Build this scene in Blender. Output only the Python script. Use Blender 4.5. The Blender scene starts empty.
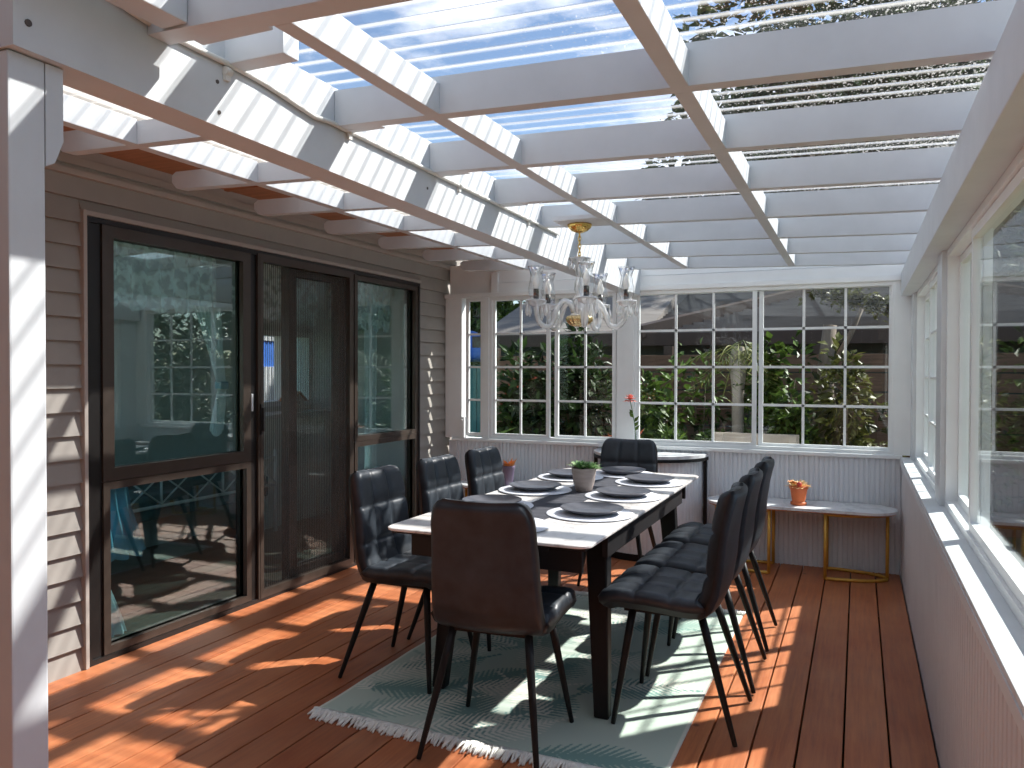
import bpy, bmesh, math, random
import numpy as np
from mathutils import Vector, Matrix
rnd = random.Random(7)
S = bpy.context.scene
COL = S.collection
PI = math.pi

# ------------------------------------------------------------------ materials
def lin(c):
    c = c / 255.0
    return c / 12.92 if c <= 0.04045 else ((c + 0.055) / 1.055) ** 2.4
def rgb(r, g, b): return (lin(r), lin(g), lin(b), 1.0)
class NT:
    def __init__(s, name):
        s.m = bpy.data.materials.new(name); s.m.use_nodes = True
        s.t = s.m.node_tree; s.t.nodes.clear()
        s.out = s.t.nodes.new('ShaderNodeOutputMaterial')
    def n(s, typ, **kw):
        nd = s.t.nodes.new('ShaderNode' + typ)
        for k, v in kw.items():
            if k.startswith('i_'):
                key = k[2:]
                key = int(key) if key.isdigit() else key.replace('_', ' ')
                nd.inputs[key].default_value = v
            else: setattr(nd, k, v)
        return nd
    def l(s, a, b): s.t.links.new(a, b)
    def math(s, op, a, b=0.0, c=None):
        nd = s.n('Math', operation=op)
        for i, v in enumerate((a, b) if c is None else (a, b, c)):
            if hasattr(v, 'type') or hasattr(v, 'links'): s.l(v, nd.inputs[i])
            else: nd.inputs[i].default_value = v
        return nd.outputs[0]
    def pos(s):
        return s.n('TexCoord').outputs['Object']
    def sep(s, v):
        nd = s.n('SeparateXYZ'); s.l(v, nd.inputs[0]); return nd.outputs
    def noise(s, vec, scale, detail=3, rough=.55, stretch=None):
        if stretch:
            mp = s.n('Mapping'); mp.inputs['Scale'].default_value = stretch; s.l(vec, mp.inputs[0]); vec = mp.outputs[0]
        nd = s.n('TexNoise'); nd.inputs['Scale'].default_value = scale; nd.inputs['Detail'].default_value = detail
        nd.inputs['Roughness'].default_value = rough; s.l(vec, nd.inputs['Vector']); return nd.outputs[0]
    def ramp(s, fac, stops):
        nd = s.n('ValToRGB'); cr = nd.color_ramp
        while len(cr.elements) < len(stops): cr.elements.new(.5)
        for e, (p, c) in zip(cr.elements, stops):
            e.position = p; e.color = c if len(c) == 4 else (*c, 1)
        s.l(fac, nd.inputs[0]); return nd.outputs[0]
    def mix(s, fac, a, b, mode='MIX'):
        nd = s.n('MixRGB', blend_type=mode)
        for i, v in enumerate((fac, a, b)):
            if hasattr(v, 'links'): s.l(v, nd.inputs[i])
            else: nd.inputs[i].default_value = v
        return nd.outputs[0]
    def bsdf(s, col, rough=.5, metal=0, spec=.5, bump=None, bstr=.3, bdist=.01, **kw):
        b = s.n('BsdfPrincipled')
        if hasattr(col, 'links'): s.l(col, b.inputs['Base Color'])
        else: b.inputs['Base Color'].default_value = col
        if hasattr(rough, 'links'): s.l(rough, b.inputs['Roughness'])
        else: b.inputs['Roughness'].default_value = rough
        b.inputs['Metallic'].default_value = metal
        b.inputs['Specular IOR Level'].default_value = spec
        if bump is not None:
            bp = s.n('Bump'); bp.inputs['Strength'].default_value = bstr; bp.inputs['Distance'].default_value = bdist
            s.l(bump, bp.inputs['Height']); s.l(bp.outputs[0], b.inputs['Normal'])
        for k, v in kw.items(): b.inputs[k.replace('_', ' ')].default_value = v
        return b
    def schlick(s, boost=1.0, extra=0.0, f0=.04):
        lw = s.n('LayerWeight'); lw.inputs[0].default_value = .5
        p5 = s.math('POWER', lw.outputs['Facing'], 5.0)
        return s.math('MINIMUM', s.math('ADD', s.math('MULTIPLY', s.math('ADD', f0, s.math('MULTIPLY', p5, 1 - f0)), boost), extra), .97)
    def done(s, sh):
        s.l(sh.outputs[0] if hasattr(sh, 'outputs') else sh, s.out.inputs[0]); return s.m

def plain(name, col, rough=.5, var=.12, scale=9, metal=0, spec=.5, bstr=.0, stretch=None, **kw):
    t = NT(name); p = t.pos(); nz = t.noise(p, scale, stretch=stretch)
    c2 = tuple(x * (1 - var) for x in col[:3]) + (1,)
    c3 = tuple(min(1, x * (1 + var * .6)) for x in col[:3]) + (1,)
    c = t.ramp(nz, [(.3, c2), (.7, c3)])
    return t.done(t.bsdf(c, rough, metal, spec, bump=nz if bstr else None, bstr=bstr, bdist=.004, **kw))

def mat_wood_paint(name, col, rough=.55):
    t = NT(name); p = t.pos()
    g = t.noise(p, 6, 4, .6); g2 = t.noise(p, 45, 3, .6, stretch=(1, 1, .06))
    c = t.ramp(g, [(.3, tuple(x * .9 for x in col[:3])), (.75, col[:3])])
    return t.done(t.bsdf(c, rough, bump=g2, bstr=.08, bdist=.003))

M = {}
M['white'] = mat_wood_paint('white_painted_timber', rgb(208, 212, 215))
M['white_trim'] = plain('white_trim_paint', rgb(208, 212, 214), .42, .05)
M['vinyl'] = plain('white_window_vinyl', rgb(232, 235, 235), .32, .03)
M['rib'] = plain('white_ribbed_lining', rgb(204, 204, 206), .5, .05, 4)
M['rib_lit'] = plain('white_ribbed_lining_lit', rgb(222, 226, 230), .5, .05, 4)  # paler copy of the rib paint, light from the roof put into its colour
M['board'] = plain('taupe_weatherboard_paint', rgb(154, 148, 141), .6, .07, 5, bstr=.05)
M['taupe_trim'] = plain('taupe_trim_paint', rgb(172, 163, 155), .55, .06)
M['alu'] = plain('bronze_aluminium', rgb(74, 64, 57), .38, .08, 12, metal=.35)
M['alu_dark'] = plain('dark_bronze_aluminium', rgb(36, 33, 32), .4, .08, 12, metal=.3)
M['leather'] = None
def mat_leather():
    t = NT('black_faux_leather'); p = t.pos()
    v = t.n('TexVoronoi'); v.inputs['Scale'].default_value = 420; t.l(p, v.inputs['Vector'])
    nz = t.noise(p, 14, 3)
    c = t.ramp(nz, [(.3, rgb(36, 41, 47)), (.75, rgb(52, 59, 66))])
    return t.done(t.bsdf(c, .43, spec=.46, bump=v.outputs[0], bstr=.12, bdist=.0008))
M['leather'] = mat_leather()
M['black_metal'] = plain('black_powder_coat', rgb(20, 20, 21), .5, .12, 20, spec=.3)
M['apron'] = plain('dark_grey_table_frame', rgb(34, 32, 33), .5, .1, 18, spec=.35)
def mat_marble(name, base, vein, rough=.18, sc=2.2):
    t = NT(name); p = t.pos()
    w = t.noise(p, sc, 6, .65, stretch=(1.0, .45, 1.0)); 
    a = t.math('ABSOLUTE', t.math('SUBTRACT', w, .5))
    f = t.ramp(a, [(0.0, (1, 1, 1)), (.035, (.15, .15, .15)), (.12, (0, 0, 0))])
    cl = t.noise(p, 3.5, 3)
    c = t.mix(f, base, vein)
    c = t.mix(t.math('MULTIPLY', cl, .22), c, vein)
    return t.done(t.bsdf(c, rough, spec=.5))
M['table_top'] = mat_marble('white_sintered_stone', rgb(240, 237, 232), rgb(200, 195, 190), .25)
M['bench_top'] = mat_marble('white_marble_laminate', rgb(228, 229, 230), rgb(202, 203, 206), .25)
M['gold'] = plain('brushed_gold_metal', rgb(214, 166, 72), .35, .08, 30, metal=.25)
M['brass'] = plain('polished_brass', rgb(232, 196, 112), .16, .1, 30, metal=.9)
M['pale_gold'] = plain('pale_gold_glass', rgb(226, 200, 146), .12, .12, 40, metal=.8, spec=.8)
M['plate'] = plain('dark_grey_stoneware', rgb(78, 79, 85), .35, .12, 12)
M['mat'] = None
def mat_weave(name, ca, cb, sc, rough=.8):
    t = NT(name); p = t.pos()
    w1 = t.n('TexWave', wave_type='BANDS', bands_direction='X'); w1.inputs['Scale'].default_value = sc; t.l(p, w1.inputs[0])
    w2 = t.n('TexWave', wave_type='BANDS', bands_direction='Y'); w2.inputs['Scale'].default_value = sc; t.l(p, w2.inputs[0])
    h = t.math('MULTIPLY', w1.outputs[1], w2.outputs[1])
    c = t.mix(h, ca, cb)
    return t.done(t.bsdf(c, rough, bump=h, bstr=.25, bdist=.001))
M['mat'] = mat_weave('white_woven_placemat', rgb(214, 217, 224), rgb(236, 238, 242), 90)
M['runner'] = mat_weave('charcoal_woven_runner', rgb(52, 53, 60), rgb(78, 80, 88), 60)
M['concrete'] = plain('taupe_concrete_pot', rgb(168, 154, 146), .8, .18, 10, bstr=.2, stretch=(1, 1, 6))
M['terracotta'] = plain('orange_terracotta', rgb(214, 112, 62), .6, .1, 12)
M['soil'] = plain('potting_soil', rgb(60, 42, 32), .95, .3, 40)
M['purple_pot'] = plain('muted_purple_glaze', rgb(112, 100, 122), .4, .1)
M['orange_petal'] = plain('dried_orange_bloom', rgb(226, 150, 82), .7, .25, 30)
M['red_bloom'] = plain('red_bloom', rgb(206, 72, 62), .6, .2, 30)
M['pink'] = plain('coral_pink_petal', rgb(238, 152, 140), .6, .2, 60)
M['cream_bloom'] = plain('pale_peach_bloom', rgb(240, 205, 150), .65, .15, 40)
M['conduit'] = plain('white_pvc_conduit', rgb(218, 217, 210), .4, .05)
M['soffit'] = plain('brown_stained_ply', rgb(176, 124, 88), .6, .25, 3, stretch=(1, 12, 1))
M['plywall'] = plain('interior_cream_paint', rgb(208, 214, 210), .7, .05)
M['int_floor'] = plain('interior_grey_brown_floor', rgb(110, 96, 86), .4, .2, 3, stretch=(1, 6, 1))
M['white_metal'] = plain('white_enamel_metal', rgb(215, 222, 224), .4, .05)
M['dark_wood'] = plain('dark_stained_wood', rgb(58, 44, 36), .5, .2, 6, stretch=(1, 8, 1))
M['warm_wood'] = plain('warm_pine', rgb(176, 112, 66), .5, .2, 6, stretch=(6, 1, 1))
M['porch_timber'] = plain('brown_porch_boarding', rgb(96, 76, 62), .7, .2, 5, stretch=(1, 1, .1))
M['fence'] = plain('weathered_brown_paling', rgb(116, 90, 74), .85, .3, 4, bstr=.2, stretch=(1, 1, 12))
M['shed_wall'] = plain('dark_green_shed_paint', rgb(44, 60, 58), .7, .2, 4)
M['roof_tin'] = plain('weathered_grey_roof', rgb(120, 113, 108), .75, .25, 5, bstr=.15, stretch=(.4, 6, 1))
M['teal'] = plain('teal_panel_paint', rgb(52, 118, 120), .6, .15, 4)
M['blue'] = plain('bright_blue_canvas', rgb(48, 110, 200), .7, .12, 3)
M['ground'] = plain('garden_soil_and_turf', rgb(84, 92, 54), .95, .4, 6)
M['bark'] = plain('grey_brown_bark', rgb(126, 112, 98), .9, .3, 14, bstr=.4, stretch=(1, 1, .25))
M['pale_post'] = plain('pale_weathered_post', rgb(176, 164, 152), .85, .2, 8)
M['render'] = plain('pale_house_render', rgb(206, 208, 210), .8, .06)
M['bed_cover'] = plain('grey_teal_bed_cover', rgb(92, 118, 122), .9, .25, 14)
M['bulb'] = plain('frosted_candle_bulb', rgb(240, 238, 230), .25, .03)
M['black_plastic'] = plain('black_lamp_socket', rgb(26, 26, 28), .4, .1)
M['stone_pot'] = plain('dark_planter_glaze', rgb(60, 66, 66), .6, .15)

def mat_deck():
    t = NT('red_brown_deck_stain'); p = t.pos(); x, y, z = t.sep(p)[:3]
    idx = t.math('FLOOR', t.math('DIVIDE', t.math('ADD', x, 0.039 + 10 * .152), .152))
    wn = t.n('TexWhiteNoise', noise_dimensions='1D'); t.l(idx, wn.inputs['W'])
    cmb = t.n('CombineXYZ'); t.l(x, cmb.inputs[0]); t.l(t.math('ADD', y, t.math('MULTIPLY', wn.outputs[0], 37.)), cmb.inputs[1]); t.l(z, cmb.inputs[2])
    g = t.noise(cmb.outputs[0], 9, 5, .62, stretch=(6, .35, 1))
    b = t.noise(cmb.outputs[0], 2.3, 3, .5, stretch=(1.5, 1, 1))
    c = t.ramp(g, [(.28, rgb(156, 84, 48)), (.5, rgb(186, 110, 67)), (.75, rgb(206, 135, 88))])
    hue = t.mix(wn.outputs[0], rgb(196, 172, 160), rgb(255, 245, 235))
    c = t.mix(1.0, c, hue, 'MULTIPLY')
    c = t.mix(t.ramp(b, [(.3, (.0, .0, .0)), (.8, (.35, .35, .35))]), c, rgb(222, 162, 118))
    # dark knots
    v = t.n('TexVoronoi'); v.inputs['Scale'].default_value = 3.2; t.l(cmb.outputs[0], v.inputs['Vector'])
    k = t.ramp(v.outputs['Distance'], [(.02, (.75, .75, .75)), (.055, (0, 0, 0))])
    c = t.mix(k, c, rgb(70, 30, 18))
    r = t.math('ADD', .36, t.math('MULTIPLY', g, .22))
    return t.done(t.bsdf(c, r, spec=.5, bump=g, bstr=.18, bdist=.003))
M['deck'] = mat_deck()

def glassy(name, tint, boost=1.0, rough=0.0, extra=0.0):
    """thin architectural glass: clear transmission and a Fresnel mirror layer"""
    t = NT(name)
    tr = t.n('BsdfTransparent'); tr.inputs[0].default_value = tint
    gl = t.n('BsdfGlossy'); gl.inputs['Roughness'].default_value = rough; gl.inputs[0].default_value = (1, 1, 1, 1)
    f = t.schlick(boost, extra)
    mx = t.n('MixShader'); t.l(f, mx.inputs[0]); t.l(tr.outputs[0], mx.inputs[1]); t.l(gl.outputs[0], mx.inputs[2])
    return t.done(mx)
M['glass'] = glassy('clear_window_glass', (.95, .97, .965, 1), .65)
M['door_glass'] = glassy('tinted_door_glass', (.72, .86, .86, 1), 1.9, extra=.03)
M['crystal'] = None
def mat_crystal():
    t = NT('cut_glass_crystal')
    tr = t.n('BsdfTransparent'); tr.inputs[0].default_value = (.93, .95, .96, 1)
    gl = t.n('BsdfGlossy'); gl.inputs['Roughness'].default_value = .06; gl.inputs[0].default_value = (1, 1, 1, 1)
    rf = t.n('BsdfRefraction'); rf.inputs['IOR'].default_value = 1.45; rf.inputs['Roughness'].default_value = .05
    lw = t.n('LayerWeight'); lw.inputs[0].default_value = .45
    m1 = t.n('MixShader'); m1.inputs[0].default_value = .6; t.l(tr.outputs[0], m1.inputs[1]); t.l(rf.outputs[0], m1.inputs[2])
    mx = t.n('MixShader'); t.l(lw.outputs['Facing'], mx.inputs[0]); t.l(m1.outputs[0], mx.inputs[1]); t.l(gl.outputs[0], mx.inputs[2])
    df = t.n('BsdfDiffuse'); df.inputs[0].default_value = (.93, .94, .94, 1)
    m3 = t.n('MixShader'); m3.inputs[0].default_value = .30; t.l(mx.outputs[0], m3.inputs[1]); t.l(df.outputs[0], m3.inputs[2])
    return t.done(m3)
M['crystal'] = mat_crystal()
M['shade_glass'] = glassy('thin_blown_glass', (.95, .96, .97, 1), 2.2, .03, .04)

PITCH = .076
def mat_roof():
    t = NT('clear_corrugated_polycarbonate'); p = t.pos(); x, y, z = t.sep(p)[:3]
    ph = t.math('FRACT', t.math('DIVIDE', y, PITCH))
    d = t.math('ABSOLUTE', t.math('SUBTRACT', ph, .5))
    stripe = t.ramp(d, [(.09, (1, 1, 1)), (.20, (0, 0, 0))])  # crests coloured pale to imitate bright sky refracted in the ridges
    sp = t.noise(p, 150, 2, .7)
    # grime grows towards the right-hand edge, where the sheet collects leaf litter, and over the old eave
    right = t.n('MapRange'); right.inputs[1].default_value = -1.3; right.inputs[2].default_value = .3; t.l(x, right.inputs[0])
    left = t.n('MapRange'); left.inputs[1].default_value = -1.5; left.inputs[2].default_value = -2.3; t.l(x, left.inputs[0])
    big = t.noise(p, 1.6, 3)
    thr = t.math('SUBTRACT', .79, t.math('ADD', t.math('MULTIPLY', right.outputs[0], .20), t.math('MULTIPLY', big, .08)))
    dirt = t.math('MULTIPLY', t.math('GREATER_THAN', sp, thr), .42)
    haze = t.math('ADD', .012, t.math('MULTIPLY', left.outputs[0], .35))
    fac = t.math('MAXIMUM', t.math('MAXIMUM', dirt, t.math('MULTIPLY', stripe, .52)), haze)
    tr = t.n('BsdfTransparent'); tr.inputs[0].default_value = (.96, .97, .98, 1)
    gl = t.n('BsdfGlossy'); gl.inputs['Roughness'].default_value = .05
    m1 = t.n('MixShader'); t.l(t.schlick(.8), m1.inputs[0]); t.l(tr.outputs[0], m1.inputs[1]); t.l(gl.outputs[0], m1.inputs[2])
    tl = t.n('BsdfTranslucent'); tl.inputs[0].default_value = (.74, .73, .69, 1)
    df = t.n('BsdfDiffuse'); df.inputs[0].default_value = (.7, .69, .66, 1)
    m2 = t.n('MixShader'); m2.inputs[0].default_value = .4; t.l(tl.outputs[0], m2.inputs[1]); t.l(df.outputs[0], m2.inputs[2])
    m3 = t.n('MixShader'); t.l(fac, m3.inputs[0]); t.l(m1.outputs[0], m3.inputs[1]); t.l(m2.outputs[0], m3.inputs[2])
    return t.done(m3)
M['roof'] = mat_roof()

def mat_sheer(name, col, alpha, lace=False):
    t = NT(name); p = t.pos()
    tr = t.n('BsdfTransparent')
    tl = t.n('BsdfTranslucent'); tl.inputs[0].default_value = col
    df = t.n('BsdfDiffuse'); df.inputs[0].default_value = col
    m = t.n('MixShader'); m.inputs[0].default_value = .6; t.l(tl.outputs[0], m.inputs[1]); t.l(df.outputs[0], m.inputs[2])
    m2 = t.n('MixShader'); t.l(tr.outputs[0], m2.inputs[1]); t.l(m.outputs[0], m2.inputs[2])
    if lace:
        n1 = t.noise(p, 22, 2, .4)
        f = t.ramp(n1, [(.44, (.45, .45, .45)), (.56, (.98, .98, .98))])
        t.l(f, m2.inputs[0])
    else: m2.inputs[0].default_value = alpha
    return t.done(m2)
M['lace'] = mat_sheer('white_lace', (.92, .94, .94, 1), .6, True)
M['sheer'] = mat_sheer('white_sheer_net', (.92, .94, .94, 1), .86)
M['blue_cloth'] = plain('pale_blue_cloth', rgb(132, 180, 204), .85, .15, 6)

def mat_screen():
    t = NT('pleated_black_insect_mesh'); p = t.pos(); x, y, z = t.sep(p)[:3]
    ph = t.math('FRACT', t.math('DIVIDE', y, .0175))
    f = t.ramp(ph, [(.0, (.58, .58, .58)), (.28, (.24, .24, .24)), (.6, (.22, .22, .22)), (.98, (.56, .56, .56))])
    tr = t.n('BsdfTransparent'); tr.inputs[0].default_value = (.9, .9, .9, 1)
    b = t.bsdf(rgb(116, 110, 104), .75)
    m = t.n('MixShader'); t.l(f, m.inputs[0]); t.l(tr.outputs[0], m.inputs[1]); t.l(b.outputs[0], m.inputs[2])
    return t.done(m)
M['mesh'] = mat_screen()

def mat_leaf(name, c1, c2, rough=.45, tl=.22):
    t = NT(name)
    oi = t.n('NewGeometry')
    c = t.ramp(oi.outputs['Random Per Island'], [(0, c1[:3]), (1, c2[:3])])
    b = t.bsdf(c, rough, spec=.25)
    tr = t.n('BsdfTranslucent'); t.l(c, tr.inputs[0])
    m = t.n('MixShader'); m.inputs[0].default_value = tl; t.l(b.outputs[0], m.inputs[1]); t.l(tr.outputs[0], m.inputs[2])
    return t.done(m)
M['leaf_dark'] = mat_leaf('dark_evergreen_leaf', rgb(20, 34, 16), rgb(60, 82, 40))
M['leaf_mid'] = mat_leaf('mid_green_leaf', rgb(24, 42, 16), rgb(98, 124, 54))
M['leaf_olive'] = mat_leaf('olive_leaf', rgb(34, 40, 18), rgb(112, 114, 58))
M['leaf_palm'] = mat_leaf('palm_frond', rgb(70, 84, 40), rgb(138, 140, 76))
M['leaf_red'] = mat_leaf('bronze_red_leaf', rgb(120, 58, 40), rgb(190, 98, 64))
M['leaf_tree'] = mat_leaf('tree_leaf', rgb(30, 44, 24), rgb(74, 92, 48))
M['succ'] = mat_leaf('succulent_leaf', rgb(96, 150, 78), rgb(196, 220, 168), .35, .2)
M['stem'] = plain('green_stem', rgb(84, 122, 72), .5, .15)

# ------------------------------------------------------------------ mesh helpers
class MB:
    def __init__(s): s.v = []; s.f = []; s.smooth = []; s.col = None
    def add(s, vs, fs, smooth=False):
        o = len(s.v); s.v += [tuple(v) for v in vs]
        s.f += [tuple(i + o for i in f) for f in fs]; s.smooth += [smooth] * len(fs)
        return s
    def box(s, x0, x1, y0, y1, z0, z1):
        v = [(x, y, z) for z in (z0, z1) for y in (y0, y1) for x in (x0, x1)]
        return s.add(v, [(0, 2, 3, 1), (4, 5, 7, 6), (0, 1, 5, 4), (2, 6, 7, 3), (0, 4, 6, 2), (1, 3, 7, 5)])
    def bbox(s, x0, x1, y0, y1, z0, z1, r=.004):
        """box with bevelled edges"""
        bm = bmesh.new(); bmesh.ops.create_cube(bm, size=1)
        for v in bm.verts:
            v.co = Vector(((x0 + x1) / 2 + v.co.x * (x1 - x0), (y0 + y1) / 2 + v.co.y * (y1 - y0), (z0 + z1) / 2 + v.co.z * (z1 - z0)))
        bmesh.ops.bevel(bm, geom=list(bm.edges), offset=r, segments=2, affect='EDGES', profile=.6)
        bm.verts.index_update()
        s.add([v.co[:] for v in bm.verts], [[v.index for v in f.verts] for f in bm.faces]); bm.free(); return s
    def hexa(s, p):
        return s.add(p, [(0, 2, 3, 1), (4, 5, 7, 6), (0, 1, 5, 4), (2, 6, 7, 3), (0, 4, 6, 2), (1, 3, 7, 5)])
    def prism(s, poly, axis, a, b):
        """poly: 2-D points in the plane normal to axis (0: y,z  1: x,z  2: x,y)"""
        def P(q, t):
            return {0: (t, q[0], q[1]), 1: (q[0], t, q[1]), 2: (q[0], q[1], t)}[axis]
        n = len(poly); vs = [P(q, a) for q in poly] + [P(q, b) for q in poly]
        fs = [tuple(range(n))[::-1], tuple(range(n, 2 * n))] + [(i, (i + 1) % n, (i + 1) % n + n, i + n) for i in range(n)]
        return s.add(vs, fs)
    def tube(s, pts, r, seg=8, close=False, cap=True):
        pts = [Vector(p) for p in pts]; n = len(pts)
        rs = r if isinstance(r, (list, tuple)) else [r] * n
        vs = []; up = None
        for i, p in enumerate(pts):
            if close: d = pts[(i + 1) % n] - pts[i - 1]
            else: d = pts[min(i + 1, n - 1)] - pts[max(i - 1, 0)]
            d.normalize()
            if up is None:
                up = Vector((0, 0, 1)) if abs(d.z) < .9 else Vector((1, 0, 0))
            a = d.cross(up); 
            if a.length < 1e-4: a = d.cross(Vector((0, 1, 0)))
            a.normalize(); up = a.cross(d).normalized()
            for k in range(seg):
                t = 2 * PI * k / seg
                vs.append(p + (a * math.cos(t) + up * math.sin(t)) * rs[i])
        fs = []
        m = n if close else n - 1
        for i in range(m):
            j = (i + 1) % n
            for k in range(seg):
                k2 = (k + 1) % seg
                fs.append((i * seg + k, i * seg + k2, j * seg + k2, j * seg + k))
        s.add(vs, fs, True)
        if cap and not close:
            o = len(s.v) - n * seg
            s.f.append(tuple(o + k for k in range(seg))[::-1]); s.smooth.append(False)
            s.f.append(tuple(o + (n - 1) * seg + k for k in range(seg))); s.smooth.append(False)
        return s
    def lathe(s, prof, c=(0, 0, 0), seg=24, rib=0, nrib=8, ell=1.0):
        vs = []; n = len(prof)
        for r, z in prof:
            for k in range(seg):
                t = 2 * PI * k / seg; q = r * (1 + rib * math.cos(nrib * t))
                vs.append((c[0] + q * math.cos(t), c[1] + q * math.sin(t) * ell, c[2] + z))
        fs = []
        for i in range(n - 1):
            for k in range(seg):
                k2 = (k + 1) % seg
                fs.append((i * seg + k, i * seg + k2, (i + 1) * seg + k2, (i + 1) * seg + k))
        return s.add(vs, fs, True)
    def blob(s, c, r, seg=10, rings=7):
        prof = [(math.sin(PI * i / rings) * 1.0, -math.cos(PI * i / rings)) for i in range(rings + 1)]
        r = r if isinstance(r, (tuple, list)) else (r, r, r)
        vs = []
        for q, z in prof:
            for k in range(seg):
                t = 2 * PI * k / seg; vs.append((c[0] + r[0] * q * math.cos(t), c[1] + r[1] * q * math.sin(t), c[2] + r[2] * z))
        fs = [(i * seg + k, i * seg + (k + 1) % seg, (i + 1) * seg + (k + 1) % seg, (i + 1) * seg + k) for i in range(rings) for k in range(seg)]
        return s.add(vs, fs, True)
    def leaf(s, p, d, n, L, W):
        """one folded pointed leaf"""
        p = Vector(p); d = Vector(d).normalized(); n = Vector(n)
        a = d.cross(n)
        if a.length < 1e-4: a = d.cross(Vector((.3, .5, .8)))
        a.normalize(); n = a.cross(d).normalized()
        m = p + d * L * .45
        return s.add([p, m + a * W * .5 + n * W * .15, p + d * L - n * L * .12, m - a * W * .5 + n * W * .15, m], [(0, 1, 4), (1, 2, 4), (2, 3, 4), (3, 0, 4)])
    def build(s, name, mat, parent=None, loc=None):
        me = bpy.data.meshes.new(name); me.from_pydata(s.v, [], s.f); me.update()
        me.polygons.foreach_set('use_smooth', s.smooth); 
        mats = mat if isinstance(mat, list) else [mat]
        for m in mats: me.materials.append(m)
        o = bpy.data.objects.new(name, me); COL.objects.link(o)
        if parent is not None: o.parent = parent
        if loc is not None: o.location = loc
        return o

def tag(o, label=None, cat=None, group=None, kind=None):
    if label: o['label'] = label
    if cat: o['category'] = cat
    if group: o['group'] = group
    if kind: o['kind'] = kind
    return o
def thing(name, label, cat, loc=(0, 0, 0), rz=0, group=None, kind=None):
    o = bpy.data.objects.new(name, None); COL.objects.link(o); o.location = loc; o.rotation_euler = (0, 0, rz)
    return tag(o, label, cat, group, kind)
def dup(root, loc, rz=None, label=None):
    r = root.copy(); COL.objects.link(r); r.location = loc
    if rz is not None: r.rotation_euler = (0, 0, rz)
    if label: r['label'] = label
    for ch in list(root.children):
        c = ch.copy(); COL.objects.link(c); c.parent = r
        for g in ch.children:
            d = g.copy(); COL.objects.link(d); d.parent = c
    return r
def sc(o, label, cat='building part', group=None): return tag(o, label, cat, group, 'structure')
def ring(mb, axis, u0, u1, z0, z1, w, d0, d1):
    """rectangular frame of bar width w in plane: axis 0 -> plane X const (u = y), axis 1 -> plane Y const (u = x)"""
    for (a, b, c, d) in ((u0, u1, z0, z0 + w), (u0, u1, z1 - w, z1), (u0, u0 + w, z0 + w, z1 - w), (u1 - w, u1, z0 + w, z1 - w)):
        if axis == 0: mb.box(d0, d1, a, b, c, d)
        else: mb.box(a, b, d0, d1, c, d)
    return mb
def ORD(i): return ['first', 'second', 'third', 'fourth', 'fifth', 'sixth', 'seventh', 'eighth', 'ninth', 'tenth'][i]

# ------------------------------------------------------------------ camera
F, YAW, PITCHC, ROLL, H = 783.4, .41659, -.015337, .002535, 1.35
fw = Vector((-math.sin(YAW) * math.cos(PITCHC), math.cos(YAW) * math.cos(PITCHC), math.sin(PITCHC)))
ri = Vector((math.cos(YAW), math.sin(YAW), 0)); up = ri.cross(fw)
c_, s_ = math.cos(ROLL), math.sin(ROLL)
ri, up = c_ * ri + s_ * up, -s_ * ri + c_ * up
cam = bpy.data.cameras.new('camera'); co = bpy.data.objects.new('camera', cam); COL.objects.link(co)
cam.sensor_width = 36; cam.sensor_fit = 'HORIZONTAL'; cam.lens = 36 * F / 1024; cam.clip_start = .05
mw = Matrix((ri, up, -fw)).transposed().to_4x4(); mw.translation = (0, 0, H); co.matrix_world = mw
S.camera = co

# ------------------------------------------------------------------ light and sky
SUN = Vector((.70, .75, 1.0)).normalized()
sl = bpy.data.lights.new('sun', 'SUN'); sl.energy = 7.6; sl.angle = math.radians(.9); sl.color = (1, .965, .91)
so = bpy.data.objects.new('sun', sl); COL.objects.link(so); so.rotation_euler = SUN.to_track_quat('Z', 'Y').to_euler()
W = bpy.data.worlds.new('sky'); S.world = W; W.use_nodes = True
nt = W.node_tree; nt.nodes.clear()
wo = nt.nodes.new('ShaderNodeOutputWorld'); bg = nt.nodes.new('ShaderNodeBackground')
sky = nt.nodes.new('ShaderNodeTexSky'); sky.sky_type = 'NISHITA'; sky.sun_disc = False
sky.sun_elevation = math.asin(SUN.z); sky.sun_rotation = math.atan2(SUN.x, SUN.y)
sky.air_density = 1.0; sky.dust_density = .2; sky.ozone_density = 2.0
tc = nt.nodes.new('ShaderNodeTexCoord'); mp = nt.nodes.new('ShaderNodeMapping'); mp.inputs['Scale'].default_value = (1.0, 1.0, 2.6)
nz = nt.nodes.new('ShaderNodeTexNoise'); nz.inputs['Scale'].default_value = 3.4; nz.inputs['Detail'].default_value = 7; nz.inputs['Roughness'].default_value = .58
cr = nt.nodes.new('ShaderNodeValToRGB'); cr.color_ramp.elements[0].position = .50; cr.color_ramp.elements[1].position = .68
mx = nt.nodes.new('ShaderNodeMixRGB'); mx.inputs[2].default_value = (9.0, 9.2, 9.6, 1)
nt.links.new(tc.outputs['Generated'], mp.inputs[0]); nt.links.new(mp.outputs[0], nz.inputs['Vector']); nt.links.new(nz.outputs[0], cr.inputs[0])
nt.links.new(cr.outputs[0], mx.inputs[0]); nt.links.new(sky.outputs[0], mx.inputs[1]); nt.links.new(mx.outputs[0], bg.inputs[0])
bg.inputs[1].default_value = .12
nt.links.new(bg.outputs[0], wo.inputs[0])
S.view_settings.view_transform = 'Standard'; S.view_settings.look = 'None'; S.view_settings.gamma = 1; S.view_settings.use_curve_mapping = False
S.view_settings.exposure = 0.5
S.cycles.transparent_max_bounces = 16

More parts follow.
